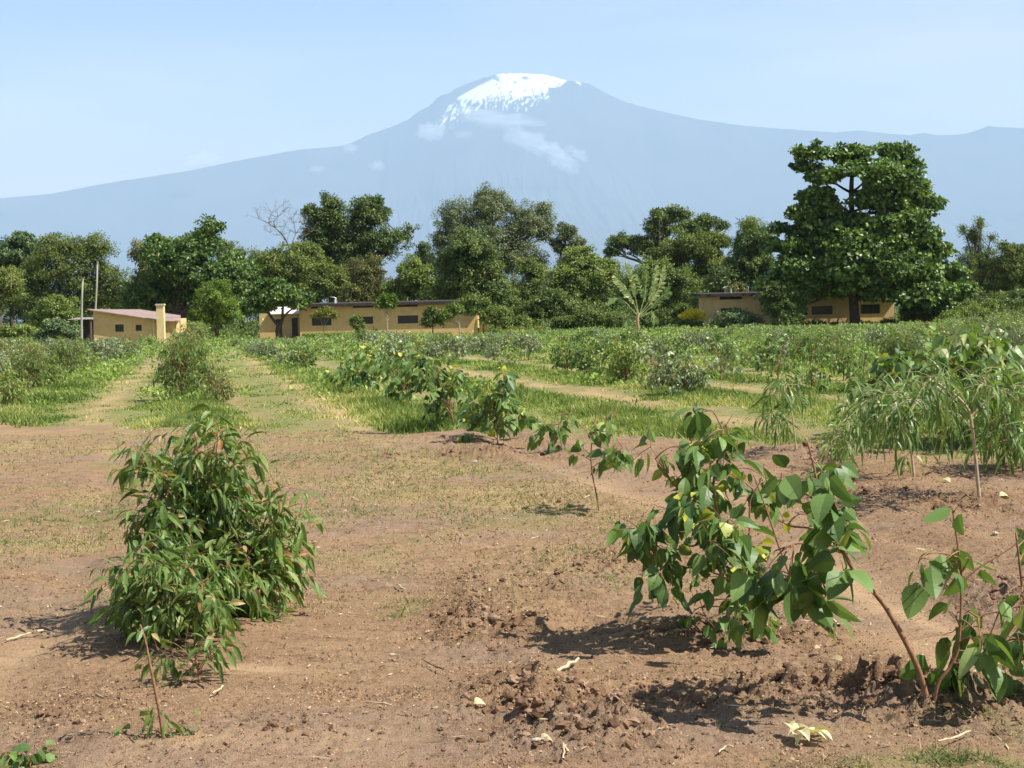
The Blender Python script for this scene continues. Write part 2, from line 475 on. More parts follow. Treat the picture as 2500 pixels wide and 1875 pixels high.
def soil_shader(t):
    """albedo of the bare soil / grass cover from the ground's own vertex values"""
    geo = N(t, 'ShaderNodeNewGeometry'); pos = geo.outputs['Position']
    n_big = noise(t, 0.9, 5, .6, pos); n_mid = noise(t, 6, 5, .65, pos); n_f = noise(t, 45, 4, .7, pos); n_vf = noise(t, 160, 3, .7, pos)
    base = mixc(t, mrange(t, n_big, .3, .7), (0.250, 0.152, 0.083), (0.312, 0.200, 0.116))
    base = mixc(t, mrange(t, n_mid, .35, .75), base, (0.312, 0.193, 0.110))
    base = mixc(t, mth(t, 'MULTIPLY', mrange(t, n_f, .50, .66), .55), base, (0.110, 0.061, 0.032))
    base = mixc(t, mth(t, 'MULTIPLY', mrange(t, noise(t, 16, 5, .7, pos), .50, .68), .42), base, (0.131, 0.073, 0.040))
    base = mixc(t, mth(t, 'MULTIPLY', mrange(t, n_vf, .56, .68), .6), base, (0.445, 0.319, 0.190))
    base = mixc(t, mth(t, 'MULTIPLY', attr(t, 'clod').outputs['Fac'], .65), base, (0.131, 0.073, 0.040))
    base = mixc(t, mth(t, 'MULTIPLY', attr(t, 'grey').outputs['Fac'], .55), base, (0.250, 0.174, 0.125))
    base = mixc(t, mth(t, 'MULTIPLY', attr(t, 'pale').outputs['Fac'], .85), base, (0.428, 0.281, 0.158))
    mpn = N(t, 'ShaderNodeMapping'); mpn.inputs['Scale'].default_value = (1.6, 4.6, 1); t.links.new(pos, mpn.inputs['Vector'])
    st1 = noise(t, 1.5, 6, .68, mpn.outputs['Vector'], .6); mpn2 = N(t, 'ShaderNodeMapping'); mpn2.inputs['Location'].default_value = (7, 3, 1); mpn2.inputs['Scale'].default_value = (2.2, 5.5, 1); t.links.new(pos, mpn2.inputs['Vector'])
    st2 = noise(t, 2.2, 6, .7, mpn2.outputs['Vector'], .4)
    base = mixc(t, mth(t, 'MULTIPLY', mrange(t, st1, .52, .66), .50), base, (0.131, 0.076, 0.043))  # dark streaks: shade of the low relief put into the soil colour
    base = mixc(t, mth(t, 'MULTIPLY', mrange(t, st2, .54, .68), .50), base, (0.412, 0.281, 0.163))  # pale streaks: lit side of the same relief, also painted
    dryc = mixc(t, mrange(t, n_f, .35, .65), (0.289, 0.215, 0.090), (0.490, 0.369, 0.174))
    grs = mixc(t, mrange(t, n_mid, .3, .7), (0.126, 0.153, 0.043), (0.257, 0.248, 0.090))
    grs = mixc(t, mth(t, 'MULTIPLY', mrange(t, n_f, .45, .7), .35), grs, (0.074, 0.102, 0.027))
    base = mixc(t, mth(t, 'MULTIPLY', attr(t, 'dry').outputs['Fac'], mrange(t, n_f, .3, .6, .35, .9)), base, dryc)
    base = mixc(t, mth(t, 'MULTIPLY', attr(t, 'green').outputs['Fac'], mrange(t, n_mid, .2, .5, .7, 1.0)), base, grs)
    far = mixc(t, mrange(t, noise(t, .01, 4, .6, pos), .4, .6), (0.105, 0.122, 0.048), (0.179, 0.153, 0.076))
    base = mixc(t, attr(t, 'far').outputs['Fac'], base, far)
    p = N(t, 'ShaderNodeBsdfPrincipled'); p.inputs['Roughness'].default_value = .95; p.inputs['Specular IOR Level'].default_value = .12
    t.links.new(base, p.inputs['Base Color'])
    b1 = N(t, 'ShaderNodeBump'); b1.inputs['Strength'].default_value = 1.0; b1.inputs['Distance'].default_value = .022
    t.links.new(n_f, b1.inputs['Height'])
    b2 = N(t, 'ShaderNodeBump'); b2.inputs['Strength'].default_value = .8; b2.inputs['Distance'].default_value = .007
    t.links.new(n_vf, b2.inputs['Height']); t.links.new(b1.outputs[0], b2.inputs['Normal'])
    t.links.new(b2.outputs[0], p.inputs['Normal'])
    return p
def build_ground():
    ys = [-200, -60, -20, -6, 0, 3, 4.2, 5.0]
    y = 5.0
    while y < 38000:
        y += max(0.0135, min(y*y/3900/1.6*2.0, y*.06)) if y < 400 else y*.07
        ys.append(y)
    xs = list(np.arange(-3.4, 3.4001, 0.0125)); x = 3.4; st = .0125
    right = []
    while x < 42000:
        st = st*1.022 if x < 14 else st*1.06
        st = min(st, max(.05, x*.06)) ; x += st; right.append(x)
    xs = np.array([-q for q in right[::-1]] + xs + right); ys = np.array(ys)
    X, Y = np.meshgrid(xs, ys); Z = soil_h(X, Y)
    nr, nc = X.shape
    V = np.stack([X, Y, Z], -1).reshape(-1, 3)
    i = np.arange(nr-1)[:, None]*nc + np.arange(nc-1)[None]
    Fq = np.stack([i, i+1, i+nc+1, i+nc], -1).reshape(-1, 4)
    gm = grass_mask(X, Y)
    tr = track(X, Y)*gm*np.clip(.75+2.6*fbm(X*.8, Y*.35, 5, .65), 0, 1)
    d = np.hypot(X, Y)
    pt_noise = fbm(X*.55+9, Y*.40, 4, .6)
    inner = sstep(8.2, 12, Y)*(1-gm)*(1-sstep(2.6, 4.2, lat(X, Y)))
    dry = np.clip(inner*sstep(-.15, .30, pt_noise)*.65 + .25*(1-gm)*sstep(.1, .5, fbm(X*1.7, Y*1.7+5, 4, .6)), 0, 1)
    dry = np.maximum(dry, tr*.95)
    grn = np.clip(.6*spots(X, Y, GREEN)*np.clip(.55+1.5*fbm(X*4, Y*3, 3, .6), 0, 1) + inner*.35*sstep(.08, .35, fbm(X*.8+30, Y*.6, 4, .65)), 0, 1)
    mown = sstep(-.05, .35, fbm(X*.35+3, Y*.14, 4, .6))*(1-row_strip(X, Y))*.55
    green = np.clip(np.maximum(grn, gm*(1-tr*.92)*(1-mown*.6)), 0, 1)
    dry = np.clip(np.maximum(dry, gm*mown), 0, 1)
    grey = (1-gm)*sstep(-.02, .30, fbm(X*.5+50, Y*.9, 3, .5))
    pale = np.clip(spots(X, Y, PALE)*(.8+.9*fbm(X*2, Y*2, 3)), 0, 1)*(1-gm)
    clod = np.clip(spots(X, Y, CLODS)*(.65+1.3*fbm(X*3.3+8, Y*3.3, 4, .6)), 0, 1)*(1-gm)
    far = sstep(160, 260, d)
    m, t, out = new_mat('soil')
    t.links.new(soil_shader(t).outputs[0], out.inputs['Surface'])
    o = mesh_np('ground', V, [Fq], m, smooth=True, attrs={k: ('POINT', v.ravel()) for k, v in
        dict(green=green, dry=dry, grey=grey, pale=pale, clod=clod, far=far).items()})
    tag(o, 'bare brown soil in front and grassy plantation floor behind', kind='structure')
build_ground()

def build_crumbs():
    """fine crumbs: many tiny angular pieces"""
    n = 260000
    y = 5.2*np.exp(G.random(n)*np.log(17/5.2)); x = (G.random(n)-.5)*.76*y
    w = .10 + .65*np.clip(spots(x, y, CLODS), 0, 1) + .75*sstep(-.02, .4, fbm(x*1.3+70, y*1.1, 4, .65))
    k = (G.random(n) < w*(1-.85*np.clip(spots(x, y, PALE), 0, 1))) & (grass_mask(x, y) < .4)
    x, y = x[k], y[k]; n = len(x)
    B = np.array([(1,0,0),(0,1,0),(-1,0,0),(0,-1,0),(0,0,1)], float)
    s_ = (.0018+.0065*G.random(n)**3)*(.75+y/16)
    V = B[None]*(.6+.8*G.random((n, 5, 1))) + G.normal(0, .2, (n, 5, 3)); V[..., 2] *= .8
    V = V*s_[:, None, None]; a = G.random(n)*6.28
    V = np.stack([V[..., 0]*np.cos(a)[:, None]-V[..., 1]*np.sin(a)[:, None]+x[:, None], V[..., 0]*np.sin(a)[:, None]+V[..., 1]*np.cos(a)[:, None]+y[:, None], V[..., 2]+soil_h(x, y)[:, None]+s_[:, None]*.1], -1).reshape(-1, 3)
    Fc = np.array([(0,1,4),(1,2,4),(2,3,4),(3,0,4)])
    Fq = (Fc[None]+(np.arange(n)*5)[:, None, None]).reshape(-1, 3)
    m, t, out = new_mat('crumb_earth')
    p = N(t, 'ShaderNodeBsdfPrincipled'); p.inputs['Roughness'].default_value = .95; p.inputs['Specular IOR Level'].default_value = .1
    t.links.new(ramp(t, attr(t, 'tint').outputs['Fac'], [(0, (.12, .068, .036)), (.5, (.22, .135, .076)), (.90, (.32, .21, .125)), (.985, (.40, .29, .18)), (1, (.50, .40, .27))]), p.inputs['Base Color'])
    t.links.new(p.outputs[0], out.inputs['Surface'])
    o = mesh_np('soil_crumbs', V, [Fq], m, attrs={'tint': ('FACE', np.repeat(G.random(n), 4))})
    tag(o, 'fine dark crumbs of earth scattered over the soil', kind='stuff')
build_crumbs()
def build_clods():
    import bmesh
    bm = bmesh.new(); bmesh.ops.create_icosphere(bm, subdivisions=2, radius=1)
    B = np.array([q.co for q in bm.verts]); Fc = np.array([[q.index for q in f.verts] for f in bm.faces]); bm.free()
    n = 42000
    y = 5.2*np.exp(G.random(n)*np.log(19/5.2)); x = (G.random(n)-.5)*.80*y
    w = np.clip(spots(x, y, CLODS), 0, 1)*.9 + .10
    keep = (G.random(n) < w) & (grass_mask(x, y) < .5) & (spots(x, y, PALE) < .55)
    x, y = x[keep], y[keep]; n = len(x)
    w = np.clip(spots(x, y, CLODS), 0, 1)
    s = (0.0025 + 0.019*G.random(n)**4*(0.35+w))*(.8+y/24)
    z = soil_h(x, y)
    V = B[None]*(1+.9*fbm(B[None, :, 0]*1.7+G.random(n)[:, None]*99, B[None, :, 1]*1.7+B[None, :, 2], 3))[..., None]
    sc = np.stack([.8+.6*G.random(n), .8+.6*G.random(n), .55+.4*G.random(n)], 1)
    a = G.random(n)*6.28
    V = V*sc[:, None]*s[:, None, None]
    Vx = V[..., 0]*np.cos(a)[:, None]-V[..., 1]*np.sin(a)[:, None]; Vy = V[..., 0]*np.sin(a)[:, None]+V[..., 1]*np.cos(a)[:, None]
    V = np.stack([Vx+x[:, None], Vy+y[:, None], V[..., 2]+z[:, None]+s[:, None]*.05], -1).reshape(-1, 3)
    Fq = (Fc[None]+(np.arange(n)*len(B))[:, None, None]).reshape(-1, 3)
    tn = np.repeat(G.random(n), len(Fc))
    m, t, out = new_mat('clod_earth')
    p = N(t, 'ShaderNodeBsdfPrincipled'); p.inputs['Roughness'].default_value = .95; p.inputs['Specular IOR Level'].default_value = .1
    t.links.new(ramp(t, attr(t, 'tint').outputs['Fac'], [(0, (.10, .058, .034)), (.6, (.20, .118, .070)), (1, (.27, .18, .12))]), p.inputs['Base Color'])
    t.links.new(p.outputs[0], out.inputs['Surface'])
    o = mesh_np('soil_clods', V, [Fq], m, attrs={'tint': ('FACE', tn)})
    tag(o, 'loose crumbs and clods of dark earth on the bare soil', kind='stuff')
build_clods()

# leaves as small folded blades: vectorised over many leaves
def unit(a): return a/(np.linalg.norm(a, axis=-1, keepdims=True)+1e-9)
def blades(P, D, Nn, L, W, seg=2, prof=None, droop=0.0, fold=0.25, tint=None, curl=None):
    """P base, D direction, Nn normal, L length, W half width -> V, F, tint per face"""
    n = len(P); D = unit(D); S = unit(np.cross(D, Nn)); Nn = np.cross(S, D)
    L = np.broadcast_to(L, (n,)); W = np.broadcast_to(W, (n,)); droop = np.broadcast_to(droop, (n,))
    tt = np.linspace(0, 1, seg+1)
    if prof is None: prof = lambda t: np.sin(np.pi*t**.8)
    pw = prof(tt); pw[0] = .06; pw[-1] = 0.0
    mid = [P]; cur = P; d = D
    for k in range(seg):
        d = unit(d + np.array([0, 0, -1.0])*(droop/seg)[:, None])
        cur = cur + d*(L/seg)[:, None]; mid.append(cur)
    mid = np.stack(mid, 1)
    if curl is not None: mid = mid + (Nn[:, None]*(curl*L)[:, None, None]*(np.sin(np.pi*tt)[None, :, None]))
    up = Nn[:, None]*(fold*W)[:, None, None]*pw[None, :, None]
    lf = mid - S[:, None]*(W[:, None]*pw[None])[..., None] + up
    rt = mid + S[:, None]*(W[:, None]*pw[None])[..., None] + up
    V = np.stack([mid, lf, rt], 2).reshape(n, -1, 3)           # (n,(seg+1)*3)
    fs = []
    for k in range(seg):
        a = 3*k; b = 3*(k+1)
        fs += [(a, a+1, b+1, b), (a, b, b+2, a+2)]
    fs = np.array(fs)
    Fq = (fs[None] + (np.arange(n)*(seg+1)*3)[:, None, None]).reshape(-1, 4)
    tn = np.repeat(tint if tint is not None else G.random(n), len(fs))
    return V.reshape(-1, 3), Fq, tn
def diamonds(P, D, Nn, L, W):
    n = len(P); D = unit(D); S = unit(np.cross(D, Nn)); Nn = np.cross(S, D)
    V = np.stack([P, P+D*(L*.45)[:, None]-S*W[:, None]+Nn*(L*.08)[:, None], P+D*L[:, None], P+D*(L*.45)[:, None]+S*W[:, None]+Nn*(L*.08)[:, None]], 1).reshape(-1, 3)
    Fq = np.arange(n*4).reshape(-1, 4)
    return V, Fq

def tri_blades(P, D, W, L, bend):
    n = len(P); D = unit(D); an = G.random(n)*6.28
    S = np.stack([np.cos(an), np.sin(an), np.zeros(n)], 1)*W[:, None]
    tip = P + D*L[:, None] + bend
    V = np.stack([P-S, P+S, tip], 1).reshape(-1, 3)
    return V, np.arange(n*3).reshape(-1, 3)
def build_grass():
    def sample(n, y0, y1, wide=.82):
        u = G.random(n); y = np.sqrt(y0*y0+u*(y1*y1-y0*y0)) if y1 < 60 else y0*np.exp(u**.8*np.log(y1/y0))
        return (G.random(n)-.5)*wide*y, y
    X = []; Y = []; H = []; W = []; TT = []
    for n, y0, y1, q in ((210000, 15, 32, 4), (190000, 32, 58, 4), (170000, 58, 150, 3)):
        x, y = sample(n, y0, y1)
        gm = grass_mask(x, y); tr = track(x, y); rs = row_strip(x, y)
        mown = sstep(-.05, .35, fbm(x*.35+3, y*.14, 4, .6))*(1-rs)
        dens = gm*(1-tr*np.clip(.7+2.2*fbm(x*.8, y*.35, 5, .65), 0, .97))*(.30+.70*rs**.6)*(1-.5*mown)*np.clip(.5+1.6*fbm(x*1.1, y*.6, 4, .6), .12, 1)
        k = G.random(n) < dens
        x, y, rs, tr = x[k], y[k], rs[k], tr[k]; n = len(x)
        tall = np.clip(.28+1.05*rs+1.2*fbm(x*.5+20, y*.35, 3, .6), .16, 1.7)
        h = (.04+.14*G.random(n)**1.2)*tall
        tn = .42+1.1*fbm(x*.45, y*.25, 5, .65)+.25*tr-.14*rs
        sp = .022+.0009*y
        X.append(np.repeat(x, q)+G.normal(0, 1, n*q)*np.repeat(sp, q)); Y.append(np.repeat(y, q)+G.normal(0, 1, n*q)*np.repeat(sp, q))
        H.append(np.repeat(h, q)*(.6+.6*G.random(n*q))); TT.append(np.repeat(tn, q)+G.normal(0, .19, n*q))
    x, y, h, tn = map(np.concatenate, (X, Y, H, TT)); n = len(x)
    P = np.stack([x, y, soil_h(x, y)-.01], 1)
    D = np.stack([G.normal(0, .42, n)-.08, G.normal(0, .42, n), np.ones(n)], 1)
    V, Fq = tri_blades(P, D, .0042+.00042*y, h, np.stack([G.normal(0, .25, n)*h, G.normal(0, .25, n)*h, -.1*h], 1))
    m = leaf_mat('grass_blade', [(0, (.090, .140, .032)), (.3, (.180, .245, .062)), (.55, (.290, .335, .095)), (.78, (.45, .42, .16)), (1, (.64, .54, .28))], .35, .7, .15)
    o = mesh_np('grass', V, [Fq], m, attrs={'tint': ('FACE', np.clip(tn, 0, 1))})
    tag(o, 'green and straw coloured grass between the planted rows', kind='stuff')
    # short dry and green tufts on the bare soil
    n = 300000
    y = 5.3*np.exp(G.random(n)*np.log(24/5.3)); x = (G.random(n)-.5)*.8*y
    inner = sstep(8.2, 12, y)*(1-sstep(2.6, 4.2, lat(x, y)))
    g = np.clip(spots(x, y, GREEN), 0, 1); dd = inner*sstep(-.30, .30, fbm(x*.55+9, y*.40, 4, .6))*.95 + .010
    k = (G.random(n) < np.maximum(g*.85*sstep(-.1, .3, fbm(x*5, y*4, 2)), dd*.6)) & (grass_mask(x, y) < .8)
    x, y, g = x[k], y[k], g[k]; n = len(x)
    q = 5; x = np.repeat(x, q)+G.normal(0, .012, n*q); y = np.repeat(y, q)+G.normal(0, .012, n*q); g = np.repeat(g, q); n *= q
    P = np.stack([x, y, soil_h(x, y)-.004], 1)
    D = np.stack([G.normal(0, .9, n), G.normal(0, .9, n), .25+.75*G.random(n)], 1); Nn = np.stack([G.normal(0, .6, n), G.normal(0, .6, n), np.ones(n)], 1)
    L_ = (.016+.055*G.random(n)**1.6)*np.where(g > .3, 1.2, 1.0)
    V, Fq = tri_blades(P, D, .0018+.00022*y, L_, np.stack([G.normal(0, .2, n)*L_, G.normal(0, .2, n)*L_, -.25*L_], 1))
    tn = np.clip(np.where(G.random(n) < np.maximum(g*.9, .3), .28, .80)+G.normal(0, .13, n), 0, 1)
    m2 = leaf_mat('short_grass', [(0, (.05, .09, .025)), (.4, (.11, .16, .05)), (.65, (.24, .22, .09)), (1, (.46, .36, .20))], .3, .8, .1)
    o = mesh_np('grass_tufts', V, [Fq], m2, attrs={'tint': ('FACE', tn)})
    tag(o, 'short dry and green grass tufts on the bare soil', kind='stuff')
    # straw and dead bits lying about
    n = 5200
    y = 5.2*np.exp(G.random(n)*np.log(20/5.2)); x = (G.random(n)-.5)*.8*y
    k = (grass_mask(x, y) < .5) & (G.random(n) < .25+.75*sstep(-.1, .3, fbm(x*.9, y*.9, 3)))
    x, y = x[k], y[k]; n = len(x)
    P = np.stack([x, y, soil_h(x, y)+.007], 1)
    D = np.stack([G.normal(0, 1, n), G.normal(0, 1, n), G.normal(.04, .09, n)], 1); Nn = np.stack([G.normal(0, .5, n), G.normal(0, .5, n), np.ones(n)], 1)
    V, Fq, tn = blades(P, D, Nn, .015+.08*G.random(n)**3, .0016+.0045*G.random(n)**4+.00008*y, seg=3, droop=.03, fold=.2)
    m3 = leaf_mat('straw', [(0, (.20, .12, .06)), (.5, (.38, .28, .17)), (1, (.62, .52, .36))], .1, .8, .2)
    o = mesh_np('straw_litter', V, [Fq], m3, attrs={'tint': ('FACE', tn)})
    tag(o, 'scattered straw and dead leaf bits on the soil', kind='stuff')
build_grass()
# ------------------------------------------------------------------ background trees
LM = {  # tree leaves: upper stops brightened, sunlit sparkle put into the colour
 'dark': leaf_mat('leaf_dark', [(0,(0.024,0.045,0.012)),(.4,(0.073,0.118,0.025)),(.75,(0.152,0.207,0.049)),(1,(0.293,0.336,0.108))], .26, .45, .3),
 'gloss': leaf_mat('leaf_gloss', [(0,(0.027,0.058,0.014)),(.4,(0.079,0.146,0.029)),(.75,(0.165,0.252,0.054)),(1,(0.366,0.448,0.147))], .26, .42, .4),
 'olive': leaf_mat('leaf_olive', [(0,(0.048,0.066,0.018)),(.4,(0.123,0.165,0.037)),(.75,(0.204,0.251,0.061)),(1,(0.343,0.354,0.118))], .28, .6, .25),
 'mid': leaf_mat('leaf_mid', [(0,(0.046,0.078,0.016)),(.4,(0.128,0.185,0.035)),(.75,(0.220,0.286,0.061)),(1,(0.366,0.403,0.118))], .28, .5, .35),
 'grey': leaf_mat('leaf_grey', [(0,(0.054,0.070,0.029)),(.4,(0.134,0.171,0.069)),(.75,(0.220,0.263,0.118)),(1,(0.386,0.422,0.235))], .24, .5, .4),
 'bright':leaf_mat('leaf_bright', [(0,(0.055,0.103,0.014)),(.45,(0.133,0.213,0.029)),(.8,(0.220,0.297,0.045)),(1,(0.315,0.361,0.079))], .32, .5, .35),
 'brown': leaf_mat('leaf_brown', [(0,(0.059,0.063,0.022)),(.4,(0.134,0.143,0.044)),(.75,(0.204,0.206,0.064)),(1,(0.322,0.228,0.078))], .24, .6, .25),
 'yellow':leaf_mat('leaf_yellow', [(0,(.50,.42,.02)),(.5,(.75,.64,.03)),(1,(.85,.76,.08))], .3, .5, .3),
 'lime':  leaf_mat('leaf_lime', [(0,(.09,.11,.02)),(.5,(.22,.23,.04)),(1,(.36,.34,.08))], .32, .5, .3),
 'teal': leaf_mat('leaf_teal', [(0,(0.029,0.060,0.024)),(.4,(0.085,0.140,0.051)),(.75,(0.159,0.224,0.088)),(1,(0.317,0.381,0.176))], .22, .5, .4),
}
BARK = simple_mat('bark', (.055,.040,.028), .9, (.11,.085,.06), 6.0, .1)
BARKP = simple_mat('bark_pale', (.22,.19,.14), .9, (.33,.29,.22), 5.0, .1)

def sph(n, up=0.0):
    v = unit(G.normal(0, 1, (n, 3))); v[:, 2] = v[:, 2]+up; return unit(v)
def crown(lobes, nl, ls, rc, flat=.7, hollow=.55, asp=.5, updir=.5, droopy=0.0, dens=1.0, tsh=0.0, dark_low=0.0):
    """lobes: (x,y,z,rx,ry,rz) in metres; nl leaves in all; ls leaf length; rc clump radius"""
    Ps = []; Ns = []; Ds = []; Ts = []; Ls = []
    area = np.array([l[3]*l[5] for l in lobes]); share = area/area.sum()
    cl = []
    for (x, y, z, rx, ry, rz), sh in zip(lobes, share):
        n = max(60, int(nl*sh))
        nc = max(5, int(dens*3.4*(rx*rz)/(rc*rc*flat)*1.0))
        d = sph(nc, .12); rr = hollow + (1-hollow)*G.random(nc)**.6
        rr = rr*(1-.5*(rc/np.maximum(min(rx, rz), rc)))
        C = np.stack([x+d[:, 0]*rx*rr, y+d[:, 1]*ry*rr, z+d[:, 2]*rz*rr], 1)
        C = C + G.normal(0, rc*.35, C.shape)
        cr = rc*(.6+.75*G.random(nc))
        ct = G.random(nc)
        k = G.integers(0, nc, n)
        u = sph(n, .15); r = G.random(n)**.45
        off = u*(cr[k]*r)[:, None]*np.array([1, 1, flat])
        P = C[k]+off
        out = d[k]*.55 + u*.8 + np.array([0, 0, updir]) + G.normal(0, .45, (n, 3))
        Ps.append(P); Ns.append(out); Ts.append(.5+(ct[k]-.5)*.45+G.normal(0, .17, n)+tsh)
        D = unit(G.normal(0, 1, (n, 3))+u*.6+np.array([0, 0, -droopy])); Ds.append(D)
        Ls.append(ls*(.65+.7*G.random(n)))
        cl.append(C)
        # sparse inner fill closes the middle of a crown; inner shade in its darker tint
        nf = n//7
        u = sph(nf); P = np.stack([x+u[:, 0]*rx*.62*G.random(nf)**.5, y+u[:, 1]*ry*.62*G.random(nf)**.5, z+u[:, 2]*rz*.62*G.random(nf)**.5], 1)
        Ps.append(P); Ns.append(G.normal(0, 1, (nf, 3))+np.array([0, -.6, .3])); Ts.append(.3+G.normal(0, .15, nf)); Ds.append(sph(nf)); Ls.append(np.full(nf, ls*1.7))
    P = np.concatenate(Ps); L = np.concatenate(Ls)
    V, Fq = diamonds(P, np.concatenate(Ds), unit(np.concatenate(Ns)), L, L*asp*.5)
    return V, Fq, np.clip(np.concatenate(Ts), 0, 1), np.concatenate(cl)

def limb(mb, a, b, r0, r1, sag=.15, n=7, k=6):
    a = np.array(a, float); b = np.array(b, float); L = np.linalg.norm(b-a)
    m = (a+b)/2 + np.array([R.uniform(-.08, .08)*L, R.uniform(-.08, .08)*L, sag*L])
    t = np.linspace(0, 1, n)[:, None]
    P = a*(1-t)**2+2*m*t*(1-t)+b*t*t
    P[1:-1] += np.random.default_rng(R.randrange(9999)).normal(0, .012*L, (n-2, 3))
    mb.tube(P, np.linspace(r0, r1, n), k)
    return P

def tree(name, label, mat, Y, lobes_px, nl, ls, rc, base_px=None, trunk_r=.25, cat='tree', group=None, bark=None, depth=.8, forks=None, **kw):
    s = mpp(Y)
    lob = []
    for i, l in enumerate(lobes_px):
        px, py, rx, ry = l[:4]; dy = l[4] if len(l) > 4 else R.uniform(-.35, .35)*rx*s
        c = pt(px, py, Y+dy); lob.append((c.x, c.y, c.z, rx*s, min(rx, ry*1.3)*s*depth, ry*s))
    bx = base_px if base_px is not None else lobes_px[0][0]
    b = pt(bx, 800, Y); base = Vector((b.x, Y, 0))
    root = empty(name, base, label, cat, group)
    V, Fq, tn, C = crown(lob, nl, ls, rc, **kw)
    o = mesh_np('crown', V-np.array(base), [Fq], LM[mat], root, attrs={'tint': ('FACE', tn)})
    mb = MB()
    top = max(lob, key=lambda l: l[2]); zmin = min(l[2]-l[5] for l in lob)
    fork = np.array([base.x, Y, max(.6, min(zmin+.8, top[2]*.45))])
    mb.tube(np.array([[base.x+.05, Y, -.2], [base.x-.03, Y+.05, fork[2]*.5], fork]), [trunk_r*1.35, trunk_r*1.05, trunk_r*.85], 9)
    for l in lob:
        P = limb(mb, fork, (l[0], l[1], l[2]+.2*l[5]), trunk_r*.62, trunk_r*.16, sag=R.uniform(-.02, .12))
        near = C[np.argsort(((C-np.array(l[:3]))**2).sum(1))[:40]]
        for j in range(min(9, len(near))):
            q = near[R.randrange(len(near))]; a = P[R.randrange(2, 6)]
            limb(mb, a, q, trunk_r*.22, trunk_r*.05, sag=.06, n=5, k=4)
    mb.build('trunk', bark or BARK, root, smooth=True)
    return root

